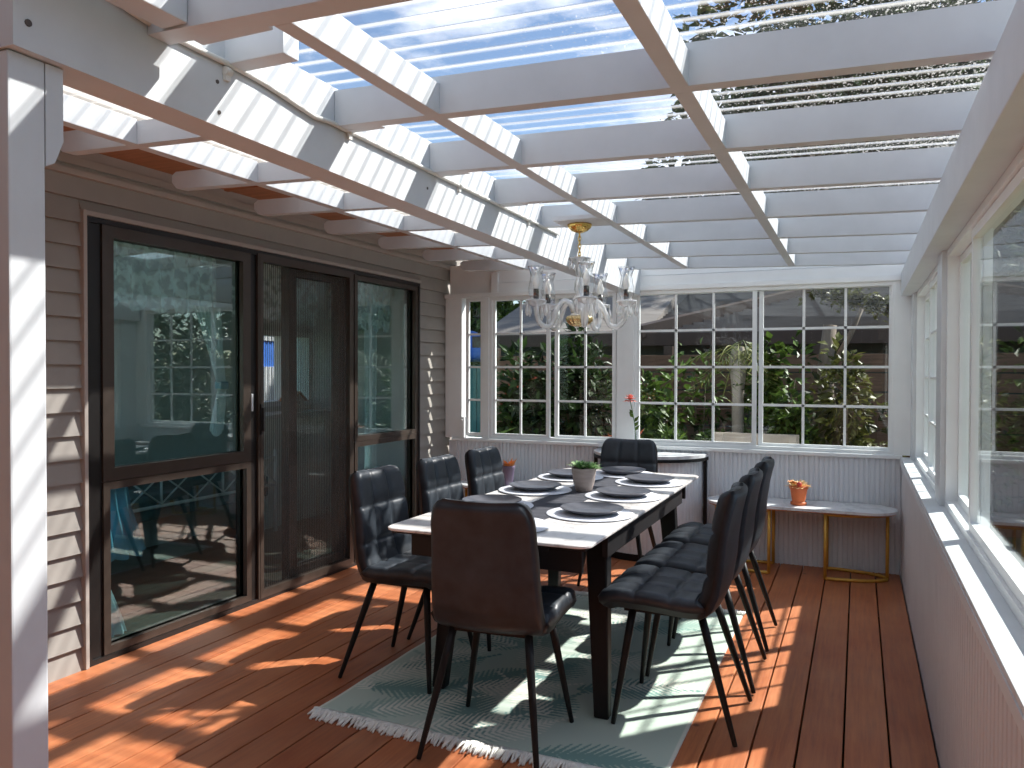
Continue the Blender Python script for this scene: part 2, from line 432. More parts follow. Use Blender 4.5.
# ------------------------------------------------------------------ floor
YB, XR, XL = 5.83, .27, -3.2
mb = MB(); k = -25
while True:
    x0 = -.039 + .152 * k; x1 = x0 + .152
    k += 1
    if x1 < -3.3: continue
    if x0 > .26: break
    mb.bbox(max(x0 + .0035, -3.3), min(x1 - .0035, XR + .02), -1.6, YB + .02, -.03, 0, .003)
sc(mb.build('floor', M['deck']), 'red brown stained timber deck boards running away to the far wall', 'floor')
mb = MB(); mb.box(-30, 30, -12, 45, -.34, -.3)
sc(mb.build('ground', M['ground']), 'garden ground around the deck', 'ground')

# ------------------------------------------------------------------ walls
def ribbed(mb, axis, u0, u1, face, sgn, z0, z1, pitch=.032, depth=.009):
    """corrugated lining: sgn is the direction the ribs stand out from the face"""
    n = int((u1 - u0) / pitch); pts = []
    for i in range(n + 1):
        b = u0 + (u1 - u0) * i / n; p = (u1 - u0) / n
        for f, h in ((0, 0), (.08, 1), (.66, 1), (.74, 0)):
            u = b + f * p
            if u <= u1: pts.append((u, face + sgn * depth * h))
    vs = []; fs = []
    for (u, d) in pts:
        for z in (z0, z1): vs.append((u, d, z) if axis == 1 else (d, u, z))
    for i in range(len(pts) - 1): fs.append((2 * i, 2 * i + 2, 2 * i + 3, 2 * i + 1))
    mb.add(vs, fs)
# back wall: ribbed lining below, posts and header boards above
mb = MB(); ribbed(mb, 1, -3.1, XR, YB, -1, 0, .775)
mb.box(-3.16, .42, YB + .001, YB + .10, -.3, .775)
wb = sc(mb.build('wall_back', M['rib_lit']), 'white ribbed lining along the lower back wall', 'wall')
mb = MB()
mb.bbox(-3.12, XR, YB - .035, YB + .10, .775, .80, .004)
sc(mb.build('trim_1', M['vinyl']), 'white sill rail along the top of the back wall lining', 'trim')
mb = MB()
for a, b in ((-3.19, -3.035), (-2.845, -2.785), (-1.70, -1.565), (.215, XR + .1)): mb.bbox(a, b, YB - .012, YB + .10, .80, 1.965, .003)
sc(mb.build('trim_2', M['vinyl']), 'white timber posts between the back wall windows', 'trim')
mb = MB()
mb.bbox(-3.19, XR + .1, YB - .03, YB + .10, 1.965, 2.0, .003)
mb.bbox(-2.72, XR + .1, YB - .012, YB + .09, 2.0, 2.075, .003)
mb.bbox(-2.72, XR + .1, YB + .0, YB + .09, 2.078, 2.2, .003)
mb.bbox(-3.16, -2.72, YB + .015, YB + .09, 2.0, 2.24, .003); mb.bbox(-2.76, -2.70, YB - .02, YB + .09, 2.0, 2.16, .003)
sc(mb.build('trim_3', M['vinyl']), 'white header boards above the back wall windows', 'trim')
# right wall
mb = MB(); ribbed(mb, 0, -1.6, YB, XR, -1, 0, .772, .05, .003)
mb.box(XR + .001, .42, -1.6, YB + .1, -.3, .772)
sc(mb.build('wall_right', M['rib']), 'white ribbed lining along the lower right wall', 'wall')
mb = MB(); mb.bbox(XR - .012, .43, -1.6, YB - .02, .772, .79, .004); mb.box(XR - .014, XR - .005, -1.6, YB - .02, .74, .772)
sc(mb.build('trim_4', M['white_trim']), 'white window sill running along the right wall', 'trim')
mb = MB()
mb.bbox(.252, .43, -1.6, YB - .03, 1.862, 2.018, .004)
sc(mb.build('trim_5', M['white']), 'white top plate running along the right wall', 'trim')
mb = MB()
for a, b in ((5.62, YB - .03), (3.74, 3.95), (1.20, 1.40), (-.8, -.6)): mb.bbox(.315, .42, a, b, .79, 1.862, .003)
sc(mb.build('trim_6', M['white_trim']), 'white posts between the right wall windows', 'trim')

mb = MB()
for k in range(26): mb.bbox(-3.3 + k * .145, -3.3 + k * .145 + .143, -1.66, -1.62, -.3, 2.42, .004)
sc(mb.build('wall_front', M['porch_timber']), 'brown timber boarded wall closing the porch behind the camera', 'wall')
mb = MB(); mb.box(-3.3, .5, -1.66, .26, 2.30, 2.33); sc(mb.build('ceiling_porch', M['soffit']), 'brown boarded porch ceiling behind the camera', 'ceiling')
# ------------------------------------------------------------------ windows
def sash(parent, axis, u0, u1, z0, z1, d, cols, rows, w=.03, dep=.026, sgn=1, name='sash', munt=.017):
    """glass opening u0..u1, z0..z1; the sash bars lie outside it"""
    mb = MB(); ring(mb, axis, u0 - w, u1 + w, z0 - w, z1 + w, w, d, d + dep * sgn)
    s = mb.build(name, M['vinyl'], parent)
    mb = MB()
    for i in range(1, cols):
        u = u0 + (u1 - u0) * i / cols
        if axis == 0: mb.box(d + .006 * sgn, d + .02 * sgn, u - munt / 2, u + munt / 2, z0, z1)
        else: mb.box(u - munt / 2, u + munt / 2, d + .006 * sgn, d + .02 * sgn, z0, z1)
    for i in range(1, rows):
        z = z0 + (z1 - z0) * i / rows
        if axis == 0: mb.box(d + .006 * sgn, d + .02 * sgn, u0, u1, z - munt / 2, z + munt / 2)
        else: mb.box(u0, u1, d + .006 * sgn, d + .02 * sgn, z - munt / 2, z + munt / 2)
    if cols > 1 or rows > 1: mb.build('glazing_bars', M['vinyl'], s)
    mb = MB()
    if axis == 0: mb.box(d + .011 * sgn, d + .015 * sgn, u0 - .005, u1 + .005, z0 - .005, z1 + .005)
    else: mb.box(u0 - .005, u1 + .005, d + .011 * sgn, d + .015 * sgn, z0 - .005, z1 + .005)
    mb.build('pane', M['glass'], s)
    return s
ZB, ZT = .845, 1.935
w = thing('window_1', 'narrow white casement window in the far left corner', 'window', kind='structure')
sash(w, 1, -2.975, -2.865, ZB, ZT, YB + .0, 1, 4, .028)
mb = MB(); mb.bbox(-3.03, -2.995, YB - .045, YB - .001, .80, .975, .006); mb.tube([(-3.012, YB - .05, .95), (-3.012, YB - .062, .95)], .008)
mb.build('window_stay', M['vinyl'], w)
def slider(name, label, x0, x1, mids, x0b, x1b, cols):
    w = thing(name, label, 'window', kind='structure')
    mb = MB(); ring(mb, 1, x0 - .055, x1b + .04, ZB - .05, ZT + .032, .03, YB - .004, YB + .085); mb.build('frame', M['vinyl'], w)
    sash(w, 1, x0, x1, ZB, ZT, YB + .008, cols, 4, .03)
    s = sash(w, 1, x0b, x1b, ZB, ZT, YB + .04, cols, 4, .03)
    mb = MB(); mb.bbox(mids - .008, mids + .008, YB - .006, YB + .01, 1.36, 1.42, .003); mb.build('latch', M['vinyl'], w)
slider('window_2', 'white two sash grid window left of the middle post', -2.735, -2.285, -2.26, -2.195, -1.745, 2)
slider('window_3', 'wide white grid window right of the middle post', -1.525, -.70, -.672, -.628, .185, 3)
def rwin(name, label, y0, y1, ym, far_in, grid=True):
    gc, gr = (3, 4) if grid else (1, 1)
    w = thing(name, label, 'window', kind='structure')
    mb = MB(); ring(mb, 0, y0, y1, .79, 1.862, .028, .335, .415); mb.build('frame', M['vinyl'], w)
    sash(w, 0, y0 + .058, ym - .02, .85, 1.80, .345 if not far_in else .378, gc, gr, .032, .026, name='sash', munt=.010)
    sash(w, 0, ym + .02, y1 - .058, .85, 1.80, .378 if not far_in else .345, gc, gr, .032, .026, name='sash', munt=.010)
rwin('window_4', 'white sliding window at the far end of the right wall', 3.95, 5.62, 4.77, False)
rwin('window_5', 'white sliding window in the middle of the right wall', 1.40, 3.74, 3.04, False, False)
rwin('window_6', 'white sliding window of the right wall nearest the camera', -.60, 1.20, .3, False, False)

# ------------------------------------------------------------------ house wall with weatherboards
mb = MB(); P = .106
def boards(y0, y1, z0, z1):
    z = z0
    while z < z1 - .01:
        t = min(z + P, z1)
        # sloping board, thick at the bottom
        mb.add([(XL - .012, y0, z), (XL + .012, y0, z), (XL - .008, y0, t), (XL - .02, y0, t),
                (XL - .012, y1, z), (XL + .012, y1, z), (XL - .008, y1, t), (XL - .02, y1, t)],
               [(0, 1, 2, 3), (7, 6, 5, 4), (1, 5, 6, 2), (0, 4, 5, 1), (3, 2, 6, 7)])
        z += P
boards(-1.6, 2.436, .0, 2.12); boards(5.405, 6.0, .0, 2.12); boards(2.436, 5.405, 2.075, 2.12)
mb.box(XL - .02, XL + .016, -1.6, 6.0, 2.12, 2.215)
mb.box(XL - .14, XL - .02, -1.6, 2.45, -.3, 2.45); mb.box(XL - .14, XL - .02, 5.40, 6.3, -.3, 2.45); mb.box(XL - .14, XL - .02, 2.45, 5.40, 2.06, 2.45)
sc(mb.build('wall_left', M['board']), 'taupe weatherboard house wall around the dark sliding doors', 'wall')
mb = MB()
mb.bbox(XL - .01, XL + .04, -1.6, 6.0, 2.212, 2.24, .004); mb.bbox(XL - .01, XL + .022, -1.6, 6.0, 2.262, 2.30, .004); mb.box(XL - .02, XL + .012, -1.6, 6.0, 2.24, 2.345)
sc(mb.build('trim_7', M['taupe_trim']), 'taupe moulding along the top of the house wall', 'trim')
mb = MB(); mb.bbox(XL - .01, XL + .026, 2.436, 2.455, 0, 2.075, .003); mb.bbox(XL - .01, XL + .018, 2.455, 5.41, 2.052, 2.075, .003)
mb.bbox(XL - .01, XL + .035, 5.98, 6.02, 0, 2.215, .003)
sc(mb.build('trim_8', M['taupe_trim']), 'pale taupe architrave around the dark sliding doors', 'trim')
mb = MB(); mb.box(-3.3, -2.50, -1.6, 6.05, 2.345, 2.375)
for y in (1.0, 2.15, 3.3, 4.45, 5.6): mb.box(-3.3, -2.50, y, y + .03, 2.338, 2.3449)
sc(mb.build('ceiling_eave', M['soffit']), 'brown stained plywood eave soffit over the house wall', 'ceiling')
mb = MB(); mb.box(-3.34, -2.47, -1.6, 6.1, 2.376, 2.42); mb.box(-2.499, -2.47, -1.6, 6.1, 2.30, 2.376)
sc(mb.build('roof_edge', M['taupe_trim']), 'house roof edge above the eave soffit', 'roof')

# door joinery
XD = -3.235
d1 = thing('door_1', 'dark bronze aluminium sliding door set in the house wall', 'door', kind='structure')
mb = MB(); ring(mb, 0, 2.457, 5.403, .0, 2.05, .024, XD - .08, XD + .045)
mb.box(XD - .08, XD + .03, 2.48, 2.545, .024, 2.026)
mb.box(XD - .08, XD + .035, 3.515, 3.572, .024, 2.026); mb.box(XD - .08, XD + .03, 4.49, 4.525, .024, 2.026)
mb.build('frame', M['alu_dark'], d1)
def panel(y0, y1, z0, z1, bw, x=XD, name='window_sash', mat='alu'):
    mb = MB(); ring(mb, 0, y0, y1, z0, z1, bw, x - .02, x + .04); ring(mb, 0, y0 + bw - .012, y1 - bw + .012, z0 + bw - .012, z1 - bw + .012, .012, x - .012, x + .012)
    s = mb.build(name, M[mat], d1)
    mb = MB(); mb.box(x - .006, x, y0 + bw, y1 - bw, z0 + bw, z1 - bw); g = mb.build('pane', M['door_glass'], s)
    return s
panel(2.547, 3.512, .835, 2.032, .060); panel(2.547, 3.512, .026, .832, .036)
panel(4.527, 5.376, .862, 2.024, .036); panel(4.527, 5.376, .026, .860, .036)
panel(3.90, 4.48, .04, 2.02, .07, XD - .05, 'glass_door', 'alu_dark')
mb = MB(); ring(mb, 0, 3.56, 4.50, .02, 2.035, .045, XD + .0, XD + .05); mb.box(XD, XD + .052, 3.575, 3.60, .02, 2.035)
scr = mb.build('screen_door', M['alu'], d1)
mb = MB(); y = 3.605; pts = []
while y < 4.456: pts.append((XD + .022 + (.006 if len(pts) % 2 else -.006), y)); y += .00875
for i in range(len(pts) - 1):
    (xa, ya), (xb, yb) = pts[i], pts[i + 1]
    mb.add([(xa, ya, .065), (xb, yb, .065), (xb, yb, 1.99), (xa, ya, 1.99)], [(0, 1, 2, 3)])
tag(mb.build('insect_mesh', M['mesh'], scr), 'pleated black insect mesh')
mb = MB(); mb.bbox(XD + .05, XD + .062, 3.572, 3.592, .98, 1.16, .004); mb.bbox(XD + .055, XD + .075, 3.577, 3.587, 1.0, 1.14, .003); mb.build('door_handle', M['black_plastic'], scr)
mb = MB(); mb.bbox(XD + .03, XD + .042, 3.515, 3.53, 1.12, 1.22, .003); mb.build('latch', M['white_metal'], d1)

# ------------------------------------------------------------------ pergola timbers
def xb(y): return -1.394 - .021 * y          # right face of the beam
def zb(x): return 2.037 - .031 * x           # underside of the rafters
RH = .105
def bm_hex(mb, y0, y1, z0, z1, w=.10, off=0):
    mb.hexa([(xb(y0) - w + off, y0, z0), (xb(y0) + off, y0, z0), (xb(y1) - w + off, y1, z0), (xb(y1) + off, y1, z0),
             (xb(y0) - w + off, y0, z1), (xb(y0) + off, y0, z1), (xb(y1) - w + off, y1, z1), (xb(y1) + off, y1, z1)])
mb = MB(); y0, y1 = .945, YB + .0
mb.hexa([(xb(y0) - .10, y0, 1.945), (xb(y0), y0, 1.945), (xb(y1) - .10, y1, 1.93), (xb(y1), y1, 1.93),
         (xb(y0) - .10, y0, 2.08), (xb(y0), y0, 2.08), (xb(y1) - .10, y1, 2.08), (xb(y1), y1, 2.08)])
bmv = mb
beam = sc(mb.build('beam', M['white']), 'heavy white timber beam running from the near post to the back wall', 'beam')
mb = MB()
for (y, z) in ((.974, 1.995), (1.453, 2.05), (1.459, 1.978), (2.5, 2.02)):
    mb.tube([(xb(y) - .004, y, z), (xb(y) + .002, y, z)], -.0 + (.005 if y > 1.1 else .007), 10)
mb.build('bolt_head', M['alu'], beam)
mb = MB(); bm_hex(mb, .945, YB, 2.08, 2.195, .06)
sc(mb.build('ledger', M['white']), 'white ledger timber sitting on the heavy beam', 'beam')
mb = MB()
mb.bbox(-1.525, -1.437, .950, 1.022, 0, 1.943, .004)
post = sc(mb.build('post', M['white']), 'white timber post at the near left under the beam', 'post')
mb = MB(); mb.prism([(1.0235, 1.942), (1.060, 1.942), (1.060, 1.80), (1.042, 1.755), (1.0235, 1.745)], 0, -1.52, -1.437)
mb.build('bracket', M['white'], post)
YK = [1.345 - .06 + 0] + [1.93 + .585 * k for k in range(7)]
YK[0] = 1.245
# rafters: the right-hand lengths butt into the ledger, the left-hand lengths run on under the eave
for i, y in enumerate(YK):
    t = .045 if i else .06
    xa, xc = xb(y) + .001, .395
    mb = MB(); mb.hexa([(xa, y, zb(xa)), (xc, y, zb(xc)), (xa, y + t, zb(xa)), (xc, y + t, zb(xc)),
                        (xa, y, zb(xa) + RH), (xc, y, zb(xc) + RH), (xa, y + t, zb(xa) + RH), (xc, y + t, zb(xc) + RH)])
    o = sc(mb.build('rafter', M['white']), f'white rafter from beam to right wall, {ORD(i)} counted from the camera', 'rafter', 'rafters between beam and right wall')
    if i in (1, 2, 3):
        mb = MB(); mb.bbox(xa, xa + .13, y + t, y + t + .03, zb(xa) - .002, zb(xa) + .045, .002); mb.build('cleat', M['white'], o)
for i, y in enumerate(YK):
    xa = xb(y) - .062; xe = (-2.62, -2.635, -2.712, -2.785, -2.80, -2.82, -2.835, -2.84)[i]
    zf = lambda x: zb(x) + .014
    poly = [(xa, zf(xa)), (xa, zf(xa) + RH - .02), (xe + .01, zf(xe) + RH - .03), (xe - .012, zf(xe) + RH - .045), (xe - .012, zf(xe) + .03), (xe + .012, zf(xe) + .004), (xe + .03, zf(xe))]
    mb = MB(); mb.prism(poly[::-1], 1, y, y + .045)
    sc(mb.build('rafter', M['white']), f'short white rafter with rounded end under the eave, {ORD(i)} counted from the camera', 'rafter', 'rafters between beam and house eave')
def nog(xr, i, rowname, dz=0, hh=.085, ye=None):
    ya = YK[i] + (.045 if i else .06); ybb = YK[i + 1] if i < 7 else YB
    z = zb(xr) + dz
    mb = MB(); mb.bbox(xr - .045, xr, ya, ybb, z, z + hh, .002)
    sc(mb.build('blocking', M['white']), f'white blocking past the {ORD(i)} rafter in the {rowname}', 'blocking', 'blocking, ' + rowname)
for i in range(7):
    nog(-.385, i, 'row nearest the right wall', .0); nog(-1.078, i, 'middle row', .0)
    nog(-2.25 - (.03 if i > 2 else 0), i, 'row under the house eave', .014, .085)
# near blocking and packer beside the beam
mb = MB(); mb.bbox(-1.372, -1.30, .55, 1.243, 2.083, 2.185, .003); sc(mb.build('blocking', M['white']), 'white blocking in front of the first rafter beside the beam', 'blocking')
mb = MB(); mb.bbox(-1.428, -1.245, 1.478, 1.535, 2.10, 2.20, .003); sc(mb.build('packer', M['white']), 'white timber stub standing out from the beam at the upper left', 'timber')
mb = MB(); mb.bbox(-1.36, -1.16, 1.307, 1.345, 2.085, 2.11, .002); sc(mb.build('batten', M['white']), 'thin white batten behind the first rafter', 'timber')
# cross board that carries the chandelier
mb = MB(); mb.bbox(-1.34, -1.10, 3.50, 3.684, 2.068, 2.09, .002); sc(mb.build('mounting_board', M['white']), 'flat white board between rafters above the chandelier', 'board')
# cable conduit on the beam
mb = MB(); pts = []
for i in range(40):
    y = 1.0 + i * .075; z = 2.083 + (.055 * math.exp(-((y - .95) / .42) ** 2)) + (.012 * math.sin(9 * y) if y < 1.9 else 0)
    pts.append((xb(y) + .008, y, z))
mb.tube(pts, .0075, 8)
cd = tag(mb.build('conduit_cable', M['conduit']), 'thin white cable conduit clipped along the top of the heavy beam', 'cable')
for y in (1.48, 2.0, 2.75, 3.5):
    mb = MB(); mb.tube([(xb(y) + .008, y - .01, 2.083), (xb(y) + .008, y + .01, 2.083)], .0105, 8); mb.box(xb(y), xb(y) + .01, y - .008, y + .008, 2.06, 2.08); mb.build('clip', M['conduit'], cd)

# corrugated roof sheet
mb = MB(); n = int((YB + .25 - .25) / PITCH * 10); xs = [-2.55, -2.0, -1.45, -.6, .0, .52]
vs = []; ys = [.262 + i * PITCH / 10 for i in range(n + 1)]
for y in ys:
    h = .008 * math.cos(2 * PI * (y / PITCH - .5))
    for x in xs: vs.append((x, y, zb(x) + RH + .022 + (.014 if x < -1.5 else 0) + h))
nx = len(xs); fs = [(i * nx + j, i * nx + j + 1, (i + 1) * nx + j + 1, (i + 1) * nx + j) for i in range(n) for j in range(nx - 1)]
mb.add(vs, fs, True)
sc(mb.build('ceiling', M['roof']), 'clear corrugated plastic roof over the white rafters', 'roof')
mb = MB(); mb.prism([(.45, 2.03), (.56, 2.03), (.57, 2.12), (.56, 2.12), (.55, 2.04), (.46, 2.04), (.46, 2.10), (.45, 2.10)], 1, .2, 6.1)
sc(mb.build('gutter', M['white_trim']), 'white rain gutter outside the right wall', 'gutter')

# ------------------------------------------------------------------ rug
def make_rug():
    x0, x1, y0, y1 = -1.965, -.575, 2.525, 4.47
    nxr, nyr = 270, 390
    X, Y = np.meshgrid(np.linspace(x0, x1, nxr + 1), np.linspace(y0, y1, nyr + 1))
    mask = np.zeros(X.shape); r = random.Random(11)
    cols = np.zeros(X.shape + (4,)); base = np.array(rgb(186, 200, 188)); cols[:] = base
    teal = np.array(rgb(124, 156, 150)); pale = np.array(rgb(216, 218, 206)); sage = np.array(rgb(154, 178, 168))
    def frond(px, py, ang, L, c, wid, th):
        x, y, a = px, py, ang; steps = int(L / .026); bend = r.uniform(-.022, .022)
        for i in range(steps):
            t = i / steps; st = L / steps
            nx_, ny_ = x + math.cos(a) * st, y + math.sin(a) * st
            ll = wid * math.sin(PI * min(1, t * 1.15 + .12)) + .012
            for sgn in (-1, 1):
                b = a + sgn * (1.0 - .25 * t)
                ex, ey = x + math.cos(b) * ll, y + math.sin(b) * ll
                vx, vy = ex - x, ey - y; d2 = vx * vx + vy * vy
                sx0, sx1 = min(x, ex) - .03, max(x, ex) + .03
                i0 = max(0, int((sx0 - x0) / (x1 - x0) * nxr)); i1 = min(nxr, int((sx1 - x0) / (x1 - x0) * nxr) + 1)
                j0 = max(0, int((min(y, ey) - .03 - y0) / (y1 - y0) * nyr)); j1 = min(nyr, int((max(y, ey) + .03 - y0) / (y1 - y0) * nyr) + 1)
                if i1 <= i0 or j1 <= j0: continue
                xx = X[j0:j1, i0:i1]; yy = Y[j0:j1, i0:i1]
                q = np.clip(((xx - x) * vx + (yy - y) * vy) / d2, 0, 1)
                ds = np.hypot(xx - x - q * vx, yy - y - q * vy)
                m = ds < (th * (1 - .8 * q) + .0012)
                cols[j0:j1, i0:i1][m] = c
            x, y, a = nx_, ny_, a + bend
    spots_ = [(x0 + (x1 - x0) * (i + .5 + r.uniform(-.3, .3)) / 5, y0 - .15 + (y1 - y0 + .2) * (j + .5 + r.uniform(-.3, .3)) / 7) for j in range(7) for i in range(5)]
    spots_ = [q for q in spots_ if q[0] < x1 - .36]
    for (px, py) in spots_: frond(px, py, r.choice((r.uniform(.2, 1.2), r.uniform(2.0, 3.0))), r.uniform(.4, .6), teal if r.random() < .7 else sage, r.uniform(.11, .15), .0105)
    for (px, py) in spots_[::2] + spots_[1::3]: frond(px + r.uniform(-.2, .2), py + r.uniform(-.1, .1), r.choice((r.uniform(.1, 1.0), r.uniform(2.1, 3.1))), r.uniform(.45, .65), pale, r.uniform(.09, .13), .0065)
    edge = (X < x0 + .012) | (X > x1 - .012); cols[edge] = pale
    Z = .007 + .0015 * np.sin(X * 23) * np.sin(Y * 17)
    vs = np.stack([X, Y, Z], -1).reshape(-1, 3)
    mb = MB(); w_ = nxr + 1
    mb.add([tuple(v) for v in vs], [(j * w_ + i, j * w_ + i + 1, (j + 1) * w_ + i + 1, (j + 1) * w_ + i) for j in range(nyr) for i in range(nxr)], True)
    t = NT('sage_fern_rug'); at = t.n('VertexColor'); at.layer_name = 'pattern'
    p = t.pos(); wv = t.n('TexWave', wave_type='BANDS', bands_direction='Y'); wv.inputs['Scale'].default_value = 60; t.l(p, wv.inputs[0])
    b = t.bsdf(at.outputs[0], .95, spec=.1, bump=wv.outputs[1], bstr=.3, bdist=.002); t.done(b)
    o = thing('rug', 'sage green fern patterned rug with white fringe under the dining table', 'rug')
    c = mb.build('carpet', t.m, o)
    ca = c.data.color_attributes.new('pattern', 'FLOAT_COLOR', 'POINT'); ca.data.foreach_set('color', cols.reshape(-1))
    mb = MB(); mb.box(x0, x1, y0, y1, .0005, .0052); mb.build('backing', M['mat'], o)
    for ye, sg in ((y0, -1), (y1, 1)):
        mb = MB(); x = x0
        while x < x1:
            for q in range(5):
                dx = r.uniform(-.018, .018); L = r.uniform(.035, .085)
                mb.tube([(x + q * .003, ye - sg * .006, .008), (x + q * .003 + dx * .3, ye + sg * L * .4, .012 + r.uniform(0, .006)), (x + q * .003 + dx, ye + sg * L, .004)], [.0044, .0052, .0036], 5)
            x += .0175
        mb.build('fringe', M['fringe'], o)
M['fringe'] = plain('white_cotton_fringe', rgb(240, 238, 230), .95, .06, 60)
make_rug()

# ------------------------------------------------------------------ dining table
TX0, TX1, TY0, TY1, TZ = -1.675, -.845, 2.56, 4.63, .75
tb = thing('dining_table', 'long white stone topped dining table with black splayed legs', 'table', ((TX0 + TX1) / 2, (TY0 + TY1) / 2, 0))
cx, cy = (TX0 + TX1) / 2, (TY0 + TY1) / 2
hw, hl = (TX1 - TX0) / 2, (TY1 - TY0) / 2
def rrect(hx, hy, r, n=6):
    o = []
    for (sx, sy, a) in ((1, 1, 0), (-1, 1, 90), (-1, -1, 180), (1, -1, 270)):
        for i in range(n + 1):
            t = math.radians(a + 90 * i / n); o.append((sx * (hx - r) + r * math.cos(t), sy * (hy - r) + r * math.sin(t)))
    return o
mb = MB(); rings = [(0, TZ - .012), (-.001, TZ - .009), (-.001, TZ - .003), (.003, TZ)]
prs = [rrect(hw - q, hl - q, .05) for q, z in rings]; nn = len(prs[0])
for p_, (q, z) in zip(prs, rings): mb.v += [(a, b, z) for a, b in p_]
for i in range(3):
    for k in range(nn): mb.f.append((i * nn + k, i * nn + (k + 1) % nn, (i + 1) * nn + (k + 1) % nn, (i + 1) * nn + k)); mb.smooth.append(False)
mb.f.append(tuple(range(nn))[::-1]); mb.f.append(tuple(range(3 * nn, 4 * nn))); mb.smooth += [False, False]
mb.build('tabletop', M['table_top'], tb)
mb = MB()
mb.bbox(-hw + .02, hw - .02, -hl + .03, hl - .03, TZ - .026, TZ - .0125, .002)
tag(mb.build('underboard', M['apron'], tb), 'dark board under the stone top')
mb = MB()
for sx in (-1, 1): mb.bbox(sx * (hw - .045) - .012, sx * (hw - .045) + .012, -hl + .34, hl - .34, TZ - .115, TZ - .0265, .002)
for sy in (-1, 1): mb.bbox(-hw + .06, hw - .06, sy * (hl - .12) - .012, sy * (hl - .12) + .012, TZ - .125, TZ - .045, .002)
for sx in (-.5, .5): mb.bbox(sx * hw - .02, sx * hw + .02, -hl + .10, hl - .10, TZ - .055, TZ - .0265, .002)
mb.build('apron', M['apron'], tb)
def tleg(sx, sy):
    mb = MB()
    # flat tapered leg: wide at top, splayed outward towards the foot
    tx, ty = sx * (hw - .10), sy * (hl - .43); bx, by = sx * (hw - .055), sy * (hl - .355)
    a, b = .045, .035; c, d = .030, .025
    z1, z0 = TZ - .03, .008
    mb.hexa([(bx - c, by - d, z0), (bx + c, by - d, z0), (bx - c, by + d, z0), (bx + c, by + d, z0),
             (tx - a, ty - b, z1), (tx + a, ty - b, z1), (tx - a, ty + b, z1), (tx + a, ty + b, z1)])
    me = mb.build('leg', M['black_metal'], tb)
    bv = me.modifiers.new('b', 'BEVEL'); bv.width = .008; bv.segments = 3
for sx in (-1, 1):
    for sy in (-1, 1): tleg(sx, sy)

# ------------------------------------------------------------------ chairs
def pinch(u, v, nu, nv):
    """quilting: puffed cells between seams"""
    fu, fv = (u * nu) % 1, (v * nv) % 1
    du, dv = min(fu, 1 - fu) / nu, min(fv, 1 - fv) / nv
    a = 1 - math.exp(-(du / .028)); b = 1 - math.exp(-(dv / .022))
    return a, b
def shell(prof, wid, nu, nv, thick, puff, rc, crown, N=42, K=48, curve=.0, lip0=True):
    """closed upholstered slab following prof [(x,z)...]; wid(t) half width; quilted on the inner side"""
    # resample
    P_ = [Vector((p[0], 0, p[1])) for p in prof]; L = [0]
    for i in range(1, len(P_)): L.append(L[-1] + (P_[i] - P_[i - 1]).length)
    def at(t):
        s_ = t * L[-1]
        for i in range(1, len(P_)):
            if s_ <= L[i] + 1e-9: break
        f = (s_ - L[i - 1]) / (L[i] - L[i - 1]); return P_[i - 1].lerp(P_[i], f)
    top, bot = [], []
    for j in range(K + 1):
        t = j / K; p = at(t); d = (at(min(1, t + .02)) - at(max(0, t - .02))).normalized()
        nrm = Vector((-d.z, 0, d.x))      # inner (sitting) side
        if (nrm.x + nrm.z) < 0: nrm = -nrm
        for i in range(N + 1):
            u = i / N
            s1 = 2 * u - 1; w_ = wid(t)
            # rounded corners at free ends
            ed = min(1.0, (1 - abs(s1)) / .10); et = min(1.0, (t if lip0 else 1) / .07, (1 - t) / .07)
            rnd_ = (1 - (1 - ed) ** 2.2) ** .5 * (1 - (1 - et) ** 2.2) ** .5
            yy = s1 * w_
            a, b = pinch(u, t, nu, nv)
            hgt = puff * (.35 + .65 * a) * (.35 + .65 * b)
            q = p + nrm * (-(1 - s1 * s1) * curve)
            top.append((q + nrm * (thick * .5 * rnd_ + hgt * rnd_)) + Vector((0, yy, 0)))
            bot.append((q - nrm * (thick * .5 * rnd_)) + Vector((0, yy, 0)))
    mb = MB(); n1 = N + 1; o = len(top)
    fs = []
    for j in range(K):
        for i in range(N):
            a, b, c, d = j * n1 + i, j * n1 + i + 1, (j + 1) * n1 + i + 1, (j + 1) * n1 + i
            fs.append((a, d, c, b)); fs.append((o + a, o + b, o + c, o + d))
    for j in range(K):
        for i in (0, N):
            a, d = j * n1 + i, (j + 1) * n1 + i
            fs.append((a, d, o + d, o + a) if i == N else (a, o + a, o + d, d))
    for i in range(N):
        for j in (0, K):
            a, b = j * n1 + i, j * n1 + i + 1
            fs.append((a, b, o + b, o + a) if j == 0 else (a, o + a, o + b, b))
    mb.add(top + bot, fs, True)
    return mb
def wid_back(t):
    # t 0 at the crease, 1 at the top; top corners rounded
    w_ = .212 - .024 * t
    e = max(0, (t - .80) / .20)
    return w_ - .055 * (1 - math.sqrt(max(0, 1 - e * e)))
def wid_seat(t):
    e = max(0, (.16 - t) / .16)
    return .232 - .012 * t - .04 * (1 - math.sqrt(max(0, 1 - e * e)))
